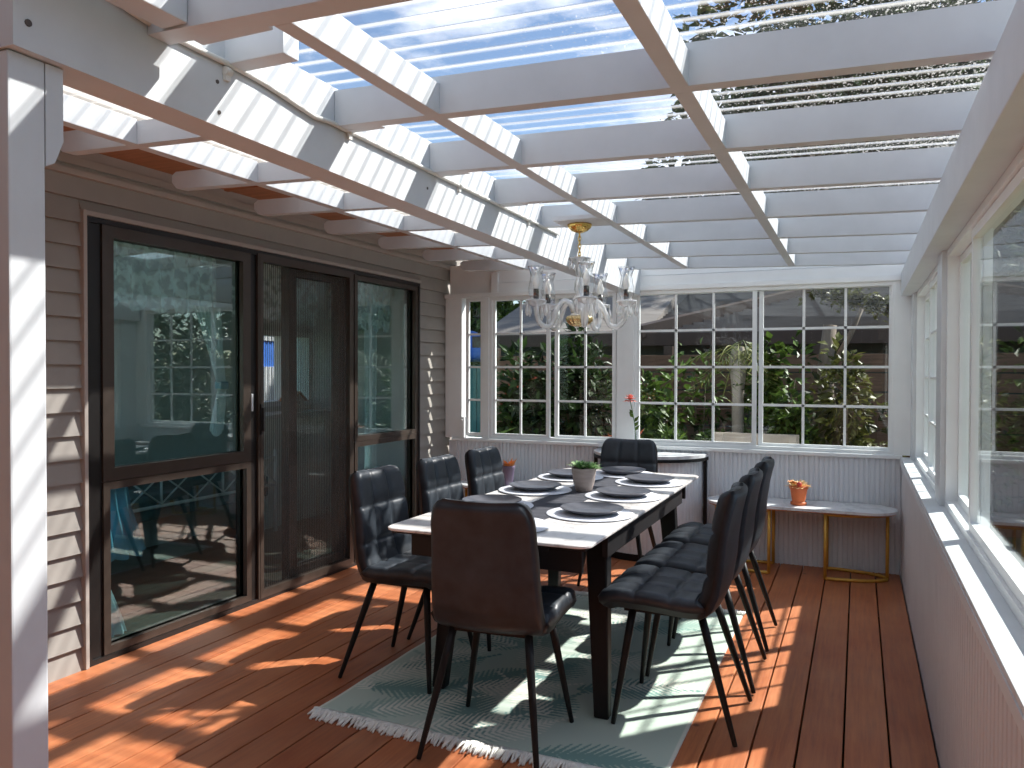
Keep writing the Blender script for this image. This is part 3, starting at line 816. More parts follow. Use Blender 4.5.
def make_chair():
    c = thing('dining_chair', '', 'chair', group='black quilted dining chairs')
    seat = [(.266, .438), (.256, .458), (.21, .474), (.1, .472), (.02, .466), (-.05, .460), (-.095, .462), (-.122, .476)]
    back = [(-.085, .452), (-.118, .474), (-.140, .525), (-.156, .62), (-.163, .70), (-.176, .79), (-.192, .86), (-.207, .905)]
    s = shell(seat, wid_seat, 3, 3, .054, .019, .1, 0).build('seat', M['leather'], c)
    b = shell(back, wid_back, 3, 3, .046, .020, .1, 0, curve=.014, lip0=False).build('backrest', M['leather'], c)
    mb = MB()
    mb.bbox(-.11, .20, -.150, .150, .418, .440, .004)
    mb.build('seat_frame', M['black_metal'], c)
    for sx in (1, -1):
        for sy in (1, -1):
            ft = Vector((.222 if sx > 0 else -.232, sy * .215, .0)); tp = Vector((.165 if sx > 0 else -.095, sy * .140, .434))
            mb = MB(); pts = [tp.lerp(ft, q) for q in (0, .25, .5, .75, .985, 1)]
            mb.tube(pts, [.0155, .0150, .0135, .0115, .0092, .0085], 10); mb.build('leg', M['black_metal'], c)
    return c
ch0 = make_chair()
spots = [(-1.19, 2.585, 95, 'black dining chair at the near end of the table with its back to the camera'),
         (-1.85, 3.05, 0, 'black quilted chair on the door side of the table, nearest the camera'),
         (-1.835, 3.60, 0, 'black quilted chair in the middle of the row on the door side'),
         (-1.825, 4.12, 0, 'black quilted chair on the door side, farthest down the table'),
         (-.625, 3.09, 180, 'black chair on the window side of the table, nearest the camera'),
         (-.622, 3.605, 180, 'black chair in the middle of the row on the window side'),
         (-.622, 4.14, 180, 'black chair on the window side, farthest down the table'),
         (-1.395, 4.90, -90, 'black quilted chair at the far end of the table facing the camera')]
for i, (x, y, a, lb) in enumerate(spots):
    if i == 0: c = ch0; c.location = (x, y, .008); c.rotation_euler = (0, 0, math.radians(a)); c['label'] = lb
    else:
        on_rug = False
        c = dup(ch0, (x, y, .0085 if i in (4, 5, 6) else .0), math.radians(a), lb)

# ------------------------------------------------------------------ table setting
mb = MB()
mb.bbox(-1.365, -1.16, 2.93, 4.32, TZ + .0005, TZ + .003, .001)
tag(mb.build('table_runner', M['runner']), 'charcoal woven runner along the middle of the white table', 'table runner')
PX = [(-1.03, 3.145), (-1.03, 3.655), (-1.03, 4.17), (-1.49, 3.15), (-1.49, 3.66), (-1.49, 4.19), (-1.255, 4.44), (-1.255, 2.76)]
where = ['window side, nearest the camera', 'window side, middle of three', 'window side, farthest from the camera', 'door side, nearest the camera', 'door side, middle of three', 'door side, farthest from the camera', 'far end of the table', 'near end of the table']
pm = None
for i, (x, y) in enumerate(PX):
    if pm is None:
        mb = MB(); mb.lathe([(.0, .0), (.182, .0), (.186, .0015), (.184, .0032), (.0, .0036)], seg=48); pm = mb.build('placemat', M['mat']); c = pm
    else: c = pm.copy(); COL.objects.link(c)
    z = TZ + .0035 if i != 7 else TZ + .0008
    c.location = (x, y, TZ + .0032 + (.0004 * i)); tag(c, 'round white woven placemat, ' + where[i], 'placemat', 'round white placemats')
pl = None
for i, (x, y) in enumerate(PX[:7]):
    if pl is None:
        mb = MB(); mb.lathe([(0, .008), (.075, .0075), (.082, .009), (.112, .018), (.130, .024), (.134, .026), (.133, .023), (.110, .012), (.085, .002), (.078, .0), (.072, .001), (0, .003)], seg=56); pl = mb.build('plate', M['plate']); c = pl
    else: c = pl.copy(); COL.objects.link(c)
    c.location = (x + (.0 if i else .008), y, TZ + .0072 + .0004 * i); tag(c, 'dark grey stoneware plate, ' + where[i], 'plate', 'dark grey plates')
# succulent pot
sp = thing('succulent_pot', 'small green succulent in a taupe concrete pot on the table runner', 'potted plant', (-1.255, 3.73, TZ + .0032))
mb = MB(); mb.lathe([(0, .0), (.036, .0), (.040, .004), (.054, .05), (.062, .112), (.063, .118), (.058, .118), (.055, .10), (.0, .10)], seg=32); mb.build('pot', M['concrete'], sp)
mb = MB(); mb.lathe([(.0, .104), (.056, .102)], seg=20); mb.build('soil', M['soil'], sp)
mb = MB(); r = random.Random(3)
for (ox, oy, R_) in ((-.02, 0, .9), (.026, .012, .8), (.0, -.022, .85), (.045, -.005, .55), (-.03, .03, .6)):
    for k in range(30):
        a = k * 2.4; e = .25 + 1.1 * (1 - k / 30) ; L = .085 * R_ * (.5 + .5 * (1 - k / 30) + .1)
        d = Vector((math.cos(a) * math.cos(1.35 - e), math.sin(a) * math.cos(1.35 - e), math.sin(1.35 - e) + .25))
        mb.leaf((ox, oy, .112), d, (-math.cos(a), -math.sin(a), .8), L, .026 * R_)
mb.build('foliage', M['succ'], sp)

# ------------------------------------------------------------------ chandelier
CX, CY = -1.245, 3.62
chd = thing('chandelier', 'crystal chandelier with five glass arms and candle shades hanging from the rafters', 'chandelier', (CX, CY, 2.068))
Z0 = -2.068
mb = MB(); mb.lathe([(.0, 0), (.056, 0), (.060, -.006), (.054, -.018), (.036, -.034), (.014, -.042), (.0, -.044)], seg=48, rib=.035, nrib=12); mb.build('canopy', M['brass'], chd)
mb = MB()
for k in range(7):
    z = -.052 - k * .0185; pts = []
    for i in range(12):
        t = 2 * PI * i / 12; a = .0065 * math.cos(t); b = .0135 * math.sin(t)
        pts.append((a, 0, z + b) if k % 2 else (0, a, z + b))
    mb.tube(pts, .0022, 6, close=True)
mb.build('chain', M['brass'], chd)
def zz(z): return z + Z0
mb = MB(); mb.lathe([(.0, zz(1.905)), (.008, zz(1.90)), (.012, zz(1.89)), (.050, zz(1.905)), (.053, zz(1.90)), (.020, zz(1.872)), (.026, zz(1.855)), (.018, zz(1.83)), (.012, zz(1.81))], seg=32, rib=.10, nrib=8); mb.build('crown', M['crystal'], chd)
mb = MB(); mb.lathe([(.012, zz(1.81)), (.022, zz(1.79)), (.026, zz(1.75)), (.016, zz(1.725)), (.030, zz(1.71)), (.034, zz(1.69)), (.018, zz(1.66)), (.03, zz(1.645)), (.044, zz(1.63))], seg=32, rib=.05, nrib=10); mb.build('column', M['crystal'], chd)
mb = MB(); mb.lathe([(.0, zz(1.628)), (.03, zz(1.625)), (.056, zz(1.622)), (.064, zz(1.612)), (.060, zz(1.596)), (.044, zz(1.580)), (.022, zz(1.571)), (0, zz(1.569))], seg=60, rib=.07, nrib=15); tag(mb.build('bowl', M['pale_gold'], chd), 'pale gold bowl under the arms')
for z, n_, R_ in ((1.895, 6, .05),):
    for k in range(n_):
        t = 2 * PI * k / n_; mb = MB(); x, y = R_ * math.cos(t), R_ * math.sin(t)
        mb.lathe([(0, 0), (.003, -.006), (.002, -.012), (.007, -.03), (.006, -.038), (0, -.046)], (x, y, zz(z)), 8); mb.build('crystal_drop', M['crystal'], chd)
def bez(p, n=9):
    p = [Vector(q) for q in p]; out = []
    for i in range(n + 1):
        t = i / n; q = [a.copy() for a in p]
        while len(q) > 1: q = [q[j].lerp(q[j + 1], t) for j in range(len(q) - 1)]
        out.append(q[0])
    return out
cam_dir = math.atan2(-CY, -CX)       # towards the camera
proto = []
for k in range(5):
    a = cam_dir + math.radians(8 + 72 * k); ca, sa = math.cos(a), math.sin(a)
    def R2(r, z): return (r * ca, r * sa, zz(z))
    mb = MB()
    p1 = bez([R2(.03, 1.64), R2(.055, 1.72), R2(.10, 1.715), R2(.125, 1.65), R2(.14, 1.59)], 10)
    p2 = bez([R2(.14, 1.59), R2(.155, 1.555), R2(.215, 1.55), R2(.228, 1.61), R2(.228, 1.665)], 10)
    mb.tube(p1 + p2[1:], [.0125] * 21, 10)
    arm = mb.build('arm', M['crystal'], chd)
    X_, Y_ = .228 * ca, .228 * sa
    mb = MB(); mb.lathe([(.012, zz(1.662)), (.022, zz(1.668)), (.046, zz(1.685)), (.050, zz(1.69)), (.044, zz(1.694)), (.02, zz(1.682)), (.012, zz(1.70))], (X_, Y_, 0), 32, rib=.06, nrib=10); mb.build('bobeche', M['crystal'], arm)
    mb = MB(); mb.lathe([(0, zz(1.69)), (.013, zz(1.69)), (.013, zz(1.745)), (0, zz(1.745))], (X_, Y_, 0), 16); mb.build('socket', M['black_plastic'], arm)
    mb = MB(); mb.lathe([(.008, zz(1.745)), (.0165, zz(1.765)), (.017, zz(1.78)), (.010, zz(1.805)), (.003, zz(1.822)), (0, zz(1.826))], (X_, Y_, 0), 16); mb.build('bulb', M['bulb'], arm)
    mb = MB(); mb.lathe([(.016, zz(1.695)), (.028, zz(1.702)), (.036, zz(1.725)), (.037, zz(1.75)), (.029, zz(1.79)), (.027, zz(1.81)), (.033, zz(1.838)), (.041, zz(1.852)), (.0395, zz(1.853)), (.0255, zz(1.81))], (X_, Y_, 0), 28); mb.build('lamp_shade', M['shade_glass'], arm)
    for q in range(5):
        t = 2 * PI * q / 5 + a; mb = MB()
        mb.lathe([(0, 0), (.004, -.004), (.003, -.014), (.0105, -.042), (.011, -.052), (.005, -.066), (0, -.071)], (X_ + .046 * math.cos(t), Y_ + .046 * math.sin(t), zz(1.686)), 8); mb.build('crystal_drop', M['crystal'], arm)

# ------------------------------------------------------------------ furniture along the back wall
bar = thing('bar_cabinet', 'half round bar with white marble top and fluted white front against the back wall', 'cabinet', (-1.43, YB - .012, 0))
def half(rx, ry, n=40): return [(rx * math.cos(PI + PI * i / n), ry * math.sin(PI + PI * i / n)) for i in range(n + 1)]
mb = MB(); mb.prism(half(.425, .40), 2, .735, .757); mb.build('top', M['bench_top'], bar)
mb = MB(); mb.prism(half(.43, .405), 2, .712, .7345); mb.build('top_edge', M['black_metal'], bar)
mb = MB(); hp = half(.395, .365, 200); pts = []
for i, (x, y) in enumerate(hp):
    q = 1.0 + (.006 if i % 5 in (1, 2, 3) else 0); pts.append((x * q, y * q))
vs = [(x, y, z) for (x, y) in pts for z in (.05, .712)]
mb.add(vs, [(2 * i, 2 * i + 1, 2 * i + 3, 2 * i + 2) for i in range(len(pts) - 1)]); mb.build('fluted_front', M['rib_lit'], bar)
mb = MB(); mb.prism(half(.40, .37), 2, .0, .05); mb.build('plinth', M['black_metal'], bar)
for sx in (-1, 1):
    mb = MB(); mb.bbox(sx * .415 - .012, sx * .415 + .012, -.06, -.03, .0, .712, .002); mb.build('post', M['black_metal'], bar)

def bench(xc, label, half_len=.60):
    b = thing('bench', label, 'bench', (xc, 5.625, 0), group=None)
    out = []; hy = .19; n = 14; sx = half_len - hy
    for i in range(n + 1): t = -PI / 2 + PI * i / n; out.append((sx + hy * math.cos(t), hy * math.sin(t)))
    for i in range(n + 1): t = PI / 2 + PI * i / n; out.append((-sx + hy * math.cos(t), hy * math.sin(t)))
    mb = MB(); mb.prism(out, 2, .445, .463); mb.build('top', M['bench_top'], b)
    mb = MB(); mb.prism([(x * .985, y * .96) for x, y in out], 2, .436, .4445); mb.build('underside', M['warm_wood'], b)
    for s in (-1, 1):
        mb = MB(); x0 = s * (half_len - .43); R_ = .37; ry = .15
        arc = [(x0 + s * R_ * math.cos(t), ry * math.sin(t), .011) for t in [(-PI / 2 + PI * i / 18) for i in range(19)]]
        mb.tube(arc, .011, 8)
        mb.tube([(p[0], p[1], .426) for p in arc], .009, 8)
        for (x, y, _) in (arc[0], arc[-1], arc[9]): mb.tube([(x, y, .008), (x, y, .436)], .011, 8)
        mb.build('leg', M['gold'], b)
    return b
bench(-.365, 'white topped bench with gold hoop legs under the right hand back window', .605)
bench(-2.55, 'white topped bench with gold legs behind the chairs on the door side', .40)

# orange pot with blooms

op = thing('flower_pot', 'orange terracotta pot with dried orange blooms on the white bench', 'potted plant', (-.362, 5.58, .4635))
mb = MB(); mb.lathe([(0, 0), (.056, 0), (.062, .004), (.062, .022), (.052, .024), (.050, .03), (.060, .085), (.066, .118), (.072, .122), (.074, .142), (.068, .145), (.062, .12), (0, .115)], seg=32); mb.build('pot', M['terracotta'], op)
r = random.Random(5); mb = MB()
for k in range(60):
    a = r.uniform(0, 2 * PI); q = r.uniform(0, .055); e = r.uniform(.2, 1.2)
    mb.leaf((q * math.cos(a), q * math.sin(a), .125), (math.cos(a) * math.cos(e), math.sin(a) * math.cos(e), math.sin(e)), (0, 0, 1), r.uniform(.05, .075), .04)
mb.build('bloom', M['cream_bloom'], op)
mb = MB(); 
for k in range(26):
    a = r.uniform(2, 4.2); e = r.uniform(.2, .9)
    mb.leaf((-.03 + r.uniform(-.02, .02), -.02, .15), (math.cos(a) * math.cos(e), math.sin(a) * math.cos(e), math.sin(e)), (0, 0, 1), .05, .035)
mb.build('bloom', M['orange_petal'], op)
mb = MB(); mb.blob((.008, -.055, .158), .02); mb.build('berry', M['red_bloom'], op)
op.scale = (.84, .84, .90)
# purple pot
pp = thing('flower_pot', 'slim muted purple pot of dried orange stems behind the door side chairs', 'potted plant', (-2.485, 5.55, .4635))
mb = MB(); mb.lathe([(0, 0), (.034, 0), (.038, .05), (.05, .14), (.056, .158), (.052, .16), (.045, .14), (0, .13)], seg=28); mb.build('pot', M['purple_pot'], pp)
mb = MB()
for k in range(44):
    a = r.uniform(0, 2 * PI); e = r.uniform(.5, 1.4); q = r.uniform(0, .03)
    mb.leaf((q * math.cos(a), q * math.sin(a), .145), (math.cos(a) * math.cos(e), math.sin(a) * math.cos(e), math.sin(e)), (0, .3, 1), r.uniform(.04, .085), .022)
mb.build('bloom', M['orange_petal'], pp)
# bud vase with one pink flower
bv = thing('bud_vase', 'slender glass vase with one coral pink flower in front of the middle post', 'vase', (-1.475, 5.56, .7575))
mb = MB(); mb.lathe([(0, .0), (.026, .0), (.028, .006), (.02, .05), (.011, .10), (.010, .155), (.014, .165), (.012, .164), (.008, .15), (.009, .10), (.016, .05), (0, .01)], seg=20); mb.build('vase', M['shade_glass'], bv)
mb = MB(); st = bez([(0, 0, .012), (.004, 0, .14), (-.012, 0, .26), (-.045, 0, .385)], 12); mb.tube(st, .0032, 6); mb.build('stem', M['stem'], bv)
mb = MB()
for (t, s, L) in ((6, 1, .05), (7, 1, .06), (8, -1, .055), (5, 1, .055), (9, -1, .04)):
    p = st[t]; mb.leaf(p, (s * .6, -.2, .8), (0, -1, .2), L, .026)
mb.build('leaves', M['leaf_mid'], bv)
mb = MB(); c0 = st[-1]
for ringk, (n_, e, L) in enumerate(((12, .0, .058), (11, .45, .056), (9, .9, .05), (6, 1.3, .04))):
    for k in range(n_):
        a = 2 * PI * k / n_ + ringk; mb.leaf((c0.x, c0.y, c0.z + .004 * ringk), (math.cos(a) * math.cos(e), math.sin(a) * math.cos(e), math.sin(e)), (-math.cos(a), -math.sin(a), 1), L, .036)
mb.build('petals', M['pink'], bv)

# ------------------------------------------------------------------ inside the house
mb = MB(); mb.box(-5.1, XL - .14, 1.2, 6.3, -.30, .02); sc(mb.build('floor_house', M['int_floor']), 'grey brown floor inside the house', 'floor')
mb = MB(); mb.box(-5.1, XL - .14, 1.2, 6.3, 2.40, 2.45); sc(mb.build('ceiling_house', M['plywall']), 'pale ceiling inside the house', 'ceiling')
mb = MB(); mb.box(-5.05, -4.9, 3.75, 5.30, .02, 2.4); mb.box(-5.05, -4.9, 1.2, 3.75, .02, .6); mb.box(-5.05, -4.9, 1.2, 3.75, 2.2, 2.4); mb.box(-5.05, -4.9, 6.2, 6.3, .02, 2.4); mb.box(-5.05, -4.9, 5.30, 6.2, .02, 1.03); mb.box(-5.05, -4.9, 5.30, 6.2, 1.72, 2.4)
mb.box(-5.1, XL - .14, 1.1, 1.2, .02, .75); mb.box(-5.1, XL - .14, 1.1, 1.2, 2.15, 2.4); mb.box(-5.1, -4.95, 1.1, 1.2, .75, 2.15); mb.box(-3.5, XL - .14, 1.1, 1.2, .75, 2.15)  # gap in the unseen end wall, added to let sky light into the house
mb.box(-5.1, XL - .14, 6.2, 6.3, .02, 2.4)
sc(mb.build('wall_house', M['plywall']), 'pale inner walls of the house behind the glass doors', 'wall')
w = thing('window_7', 'window in the far wall of the house seen through the insect screen', 'window', kind='structure')
mb = MB(); ring(mb, 0, 5.30, 6.2, 1.03, 1.72, .045, -5.04, -4.88); mb.box(-5.0, -4.92, 5.80, 5.86, 1.05, 1.70); mb.build('frame', M['vinyl'], w)
mb = MB(); mb.box(-4.99, -4.985, 5.33, 6.17, 1.06, 1.69); mb.build('pane', M['glass'], w)
nb = thing('neighbour_house', 'pale neighbouring house with ribbed cladding seen through the far window', 'house', (-12.5, 13.0, -.3))
mb = MB(); mb.box(-1.5, 1.0, -3, 3, 0, 3.2); mb.build('wall', M['blue'], nb)
for z0, z1 in ((1.0, 1.75), (2.3, 2.85)):
    mb = MB(); mb.box(.999, 1.02, -3, 3, z0, z1)
    for k in range(50): mb.box(1.019, 1.05, -3 + k * .12, -3 + k * .12 + .07, z0, z1)
    mb.build('cladding', M['render'], nb)
mb = MB(); mb.prism([(-3.4, 3.2), (3.4, 3.2), (.0, 4.4)], 0, -1.8, 1.3); mb.build('roof', M['roof_tin'], nb)
w = thing('fill_window', 'added wide window, out of view, bringing sky light into the house', 'window', kind='structure')  # invented opening, out of view, added to brighten the interior
mb = MB(); ring(mb, 0, 1.2, 3.75, .6, 2.2, .05, -5.04, -4.88); mb.box(-5.0, -4.92, 2.45, 2.5, .65, 2.15); mb.build('frame', M['vinyl'], w)
mb = MB(); mb.box(-4.99, -4.985, 1.25, 3.7, .65, 2.15); mb.build('pane', M['glass'], w)
kc = thing('kitchen_counter', 'pale panelled counter inside the house behind the insect screen', 'counter', (-4.72, 5.35, .02))
mb = MB(); ribbed(mb, 0, -.25, .80, .16, 1, 0, .93, .09, .006); mb.box(-.16, .159, -.25, .80, 0, .93); mb.build('body', M['plywall'], kc)
mb = MB(); mb.bbox(-.17, .19, -.27, .82, .93, .965, .006); mb.build('worktop', M['bench_top'], kc)
bh = thing('birdhouse', 'small wooden birdhouse ornament on the counter inside the house', 'ornament', (-4.66, 5.66, .986))
mb = MB(); mb.prism([(-.075, 0), (.075, 0), (.075, .11), (0, .17), (-.075, .11)], 0, -.06, .06); mb.build('body', M['render'], bh)
mb = MB(); mb.hexa([(-.08, -.105, .095), (.08, -.105, .095), (-.08, 0, .175), (.08, 0, .175), (-.08, -.105, .107), (.08, -.105, .107), (-.08, 0, .187), (.08, 0, .187)])
mb.hexa([(-.08, 0, .175), (.08, 0, .175), (-.08, .105, .095), (.08, .105, .095), (-.08, 0, .187), (.08, 0, .187), (-.08, .105, .107), (.08, .105, .107)]); mb.build('roof', M['warm_wood'], bh)
mb = MB(); mb.tube([(.055, 0, .085), (.062, 0, .085)], .018, 14); mb.build('hole', M['black_plastic'], bh)

def drape(name, label, cat, mat, x, rows, folds, amp, nz_=24, scallop=0, sc_n=5, group=None):
    """rows: [(z, y0, y1)...] from top to bottom; hanging folded cloth"""
    mb = MB(); N = 90; vs = []; Zr = []
    for j in range(nz_ + 1):
        t = j / nz_ * (len(rows) - 1); i = min(int(t), len(rows) - 2); f = t - i; f = f * f * (3 - 2 * f)
        z, a, b = [rows[i][q] * (1 - f) + rows[i + 1][q] * f for q in range(3)]
        for k in range(N + 1):
            u = k / N
            zs = z - (scallop * abs(math.sin(PI * sc_n * u)) * (j / nz_))
            w_ = min(1, (b - a) / max(r_[2] - r_[1] for r_ in rows) + .25)
            vs.append((x + amp * math.sin(2 * PI * folds * u + .5 * math.sin(5 * u)), a + (b - a) * u, zs))
    n1 = N + 1
    mb.add(vs, [(j * n1 + k, j * n1 + k + 1, (j + 1) * n1 + k + 1, (j + 1) * n1 + k) for j in range(nz_) for k in range(N)], True)
    o = mb.build(name, mat); tag(o, label, cat, group); return o
for (a, b, lb) in ((2.52, 3.50, 'white lace valance with scalloped hem behind the left door pane'), (3.62, 4.44, 'white lace valance behind the insect screen'), (4.56, 5.36, 'white lace valance with scalloped hem behind the far door pane')):
    drape('lace_valance', lb, 'curtain', M['lace'], -3.44, [(2.03, a, b), (1.70, a, b)], 11, .012, 16, .04, 6, 'lace valances')
tc_ = drape('tied_curtain', 'white net curtain tied back beside the left door pane', 'curtain', M['sheer'], -3.42, [(1.72, 3.30, 3.52), (1.45, 3.42, 3.53), (1.27, 3.49, 3.545), (1.20, 3.47, 3.55), (1.02, 3.42, 3.53)], 7, .012, 30, .05, 1)
mb = MB(); mb.bbox(-3.445, -3.395, 3.485, 3.55, 1.245, 1.29, .008); mb.build('tie', M['blue_cloth'], tc_)
drape('net_curtain', 'white net curtain sweeping the floor behind the lower left pane', 'curtain', M['sheer'], -3.38, [(.76, 2.545, 2.575), (.45, 2.55, 2.66), (.12, 2.55, 2.80), (.03, 2.55, 2.83)], 5, .014, 24)
drape('blue_curtain', 'pale blue cloth hanging behind the lower left pane', 'curtain', M['blue_cloth'], -3.62, [(.84, 2.80, 3.02), (.62, 2.82, 3.06), (.36, 2.84, 3.16)], 4, .02, 20, .03, 3)
drape('net_curtain', 'tall pale net curtain behind the far door pane', 'curtain', M['sheer'], -3.46, [(1.98, 5.02, 5.20), (1.0, 5.03, 5.18), (.05, 5.02, 5.2)], 4, .02, 20)
db = thing('daybed', 'white metal daybed with crossed lattice rail inside the house', 'bed', (-4.3, 4.15, .06))
mb = MB()
for y in (-.85, .85): mb.tube([(0, y, 0), (0, y, .66)], .016, 8)
for y in (-.28, .28): mb.tube([(0, y, .38), (0, y, .60)], .009, 8)
for z in (.38, .60): mb.tube([(0, -.85, z), (0, .85, z)], .012, 8)
for a in (-.85, -.567, -.283, 0, .283, .567):
    mb.tube([(0, a, .39), (0, a + .283, .59)], .006, 6); mb.tube([(.012, a, .59), (.012, a + .283, .39)], .006, 6)
mb.build('frame', M['white_metal'], db)
mb = MB(); mb.bbox(-.80, -.03, -.82, .82, .28, .46, .04); mb.build('mattress', M['bed_cover'], db)

# ------------------------------------------------------------------ garden
def foliage(n, fn, L, W_, seed, droop=.2):
    r = random.Random(seed); mb = MB()
    for _ in range(n):
        p, out = fn(r)
        d = Vector(out) + Vector((r.gauss(0, .6), r.gauss(0, .6), r.gauss(0, .5) - droop))
        mb.leaf(p, d, (r.gauss(0, .5), r.gauss(0, .5), 1), L * r.uniform(.6, 1.2), W_ * r.uniform(.7, 1.2))
    return mb
def clump(rx, ry, rz, cz, lumps, seed):
    r0 = random.Random(seed); cs = []
    for _ in range(lumps):
        a = r0.uniform(0, 2 * PI); e = r0.uniform(-1, 1); q = r0.uniform(.35, .85)
        cs.append((rx * q * math.cos(a) * math.sqrt(1 - e * e), ry * q * math.sin(a) * math.sqrt(1 - e * e), cz + rz * q * e, r0.uniform(.25, .45)))
    def fn(r):
        c = r.choice(cs); a = r.uniform(0, 2 * PI); e = r.uniform(-1, 1); s = math.sqrt(1 - e * e); q = r.uniform(.75, 1.05)
        o = (s * math.cos(a), s * math.sin(a), e)
        return (c[0] + o[0] * rx * c[3] * q, c[1] + o[1] * ry * c[3] * q, c[2] + o[2] * rz * c[3] * q), o
    return fn, cs
GZ = -.3
def shrub(name, label, cat, x, y, rx, rz, n, L, W_, mat, seed, base=0.0, lumps=14, ry=None, group=None):
    o = thing(name, label, cat, (x, y, GZ + base), group=group)
    fn, cs = clump(rx, ry or rx, rz, rz + .05, lumps, seed)
    foliage(n, fn, L, W_, seed + 1).build('foliage', M[mat], o)
    mb = MB()
    for c in cs[:6]: mb.tube(bez([(0, 0, 0), (c[0] * .2, c[1] * .2, c[2] * .5), (c[0], c[1], c[2])], 5), [.02, .016, .013, .01, .008, .005], 6)
    mb.build('stems', M['bark'], o); return o
def tree(label, x, y, h, rx, rz, n, L, seed, trunk=.22, mat='leaf_tree'):
    o = thing('tree', label, 'tree', (x, y, GZ))
    fn, cs = clump(rx, rx * .8, rz, h - rz, 30, seed)
    foliage(n, fn, L, L * .5, seed + 1).build('foliage', M[mat], o)
    mb = MB(); mb.tube(bez([(0, 0, 0), (.2, 0, h * .3), (-.1, 0, h * .6), (0, 0, h - rz)], 8), [trunk * (1 - .08 * i) for i in range(9)], 10)
    for c in cs[:12]: mb.tube(bez([(0, 0, h - rz * 1.7), (c[0] * .4, c[1] * .4, c[2] - rz * .4), c[:3]], 5), [trunk * .45 * (1 - .15 * i) for i in range(6)], 6)
    mb.build('trunk', M['bark'], o)
tree('tall dark leafy tree rising beyond the roof on the right', .2, 19.5, 11.8, 5.0, 5.6, 42000, .34, 21)
tree('dark leafy tree standing to the right of the tallest tree', 12.4, 22.0, 9.8, 3.2, 4.0, 9000, .44, 31)
tree('smaller leafy tree at the far left beyond the blue awning', -8.6, 17.0, 5.6, 2.1, 2.2, 6000, .26, 41, mat='leaf_mid')
# fence panels and neighbouring shed
fc = thing('fence', 'weathered brown horizontal board fence behind the garden plants', 'fence', (0, 8.9, GZ))
mb = MB()
for k in range(9): mb.bbox(-4.3, 2.8, -.02 + (.012 if k % 2 else 0), .02 + (.012 if k % 2 else 0), .06 + k * .20, .06 + k * .20 + .186, .004)
mb.build('boards', M['fence'], fc)
for x in (-4.2, -3.0, -2.0, -.4, 1.2, 2.75):
    mb = MB(); mb.bbox(x - .05, x + .05, .03, .13, 0, 1.95, .004); mb.build('post', M['dark_wood'], fc)
sh = thing('garden_shed', 'dark shed with a weathered grey ribbed roof behind the fence', 'shed', (0, 10.6, GZ))
mb = MB(); mb.box(-5.05, 3.4, 0, 3.0, 0, 2.05); mb.build('wall', M['shed_wall'], sh)
mb = MB(); n = 22
for k in range(n):          # roof laid in lapped horizontal courses
    y0 = -.45 + 3.6 * k / n; y1 = -.45 + 3.6 * (k + 1) / n + .02; z0 = 2.12 + .95 * k / n; z1 = 2.12 + .95 * (k + 1) / n
    mb.hexa([(-2.6, y0, z0), (3.7, y0, z0), (-2.6, y1, z1 - .03), (3.7, y1, z1 - .03), (-2.6, y0, z0 + .045), (3.7, y0, z0 + .045), (-2.6, y1, z1), (3.7, y1, z1)])
mb.build('roof', M['roof_tin'], sh)
mb = MB(); mb.hexa([(-5.1, -.2, 2.06), (-2.6, -.2, 2.06), (-5.1, 3.1, 2.06), (-2.6, 3.1, 2.06), (-5.1, -.2, 2.22), (-2.6, -.2, 2.22), (-5.1, 3.1, 3.4), (-2.6, 3.1, 3.4)]); tag(mb.build('roof', M['roof_tin'], sh), 'lower roof bay')
mb = MB(); mb.hexa([(-2.72, -.55, 2.10), (-2.58, -.55, 2.10), (-.2, 3.2, 2.95), (-.06, 3.2, 2.95), (-2.72, -.55, 2.26), (-2.58, -.55, 2.26), (-.2, 3.2, 3.2), (-.06, 3.2, 3.2)]); tag(mb.build('barge_board', M['dark_wood'], sh), 'dark slanting barge board')
mb = MB(); mb.box(-5.1, 3.75, -.50, -.42, 2.0, 2.16); mb.build('fascia', M['dark_wood'], sh)
# climbing plant on the shed roof
o = thing('climbing_plant', 'leafy creeper trailing over the grey shed roof', 'creeper', (-.5, 10.05, GZ + 2.1))
def fnc(r):
    t = r.random(); return ((t * 1.5 + r.gauss(0, .10), -.02 + .25 * (1 - t) + r.gauss(0, .04), .42 * (1 - t) + r.gauss(0, .06) + .12), (r.gauss(0, .4), -.6, .4))
foliage(900, fnc, .10, .06, 77).build('foliage', M['leaf_olive'], o)
mb = MB(); mb.tube(bez([(1.5, .0, .1), (.8, .1, .2), (0, .25, .52)], 8), .015, 6); mb.build('stem', M['bark'], o)
# shrubs, left to right
shrub('shrub', 'dark bushy shrub left of the middle of the two sash window', 'shrub', -3.22, 7.75, .40, 1.05, 1900, .16, .075, 'leaf_dark', 101)
shrub('shrub', 'shrub with bronze red leaf tips outside the left grid window', 'shrub', -3.62, 8.45, .30, 1.05, 1200, .14, .05, 'leaf_red', 111, lumps=9)
shrub('shrub', 'broad strappy green plant low in the left grid window', 'shrub', -3.25, 7.0, .42, .5, 700, .34, .035, 'leaf_mid', 121)
shrub('shrub', 'shrub in deep shade outside the right hand sash of the left grid window', 'shrub', -2.80, 8.2, .38, 1.12, 2000, .15, .07, 'leaf_dark', 131)
shrub('shrub', 'glossy green shrub filling the left panes of the wide window', 'shrub', -1.78, 7.5, .44, .9, 1100, .13, .075, 'leaf_mid', 141)
shrub('shrub', 'low dark green bush under the middle of the wide window', 'shrub', -1.22, 7.15, .36, .50, 2200, .08, .045, 'leaf_mid', 151)
shrub('shrub', 'climbing leafy shrub on the fence in the middle of the wide window', 'shrub', -1.55, 8.55, .5, .9, 520, .11, .06, 'leaf_mid', 161, ry=.2)
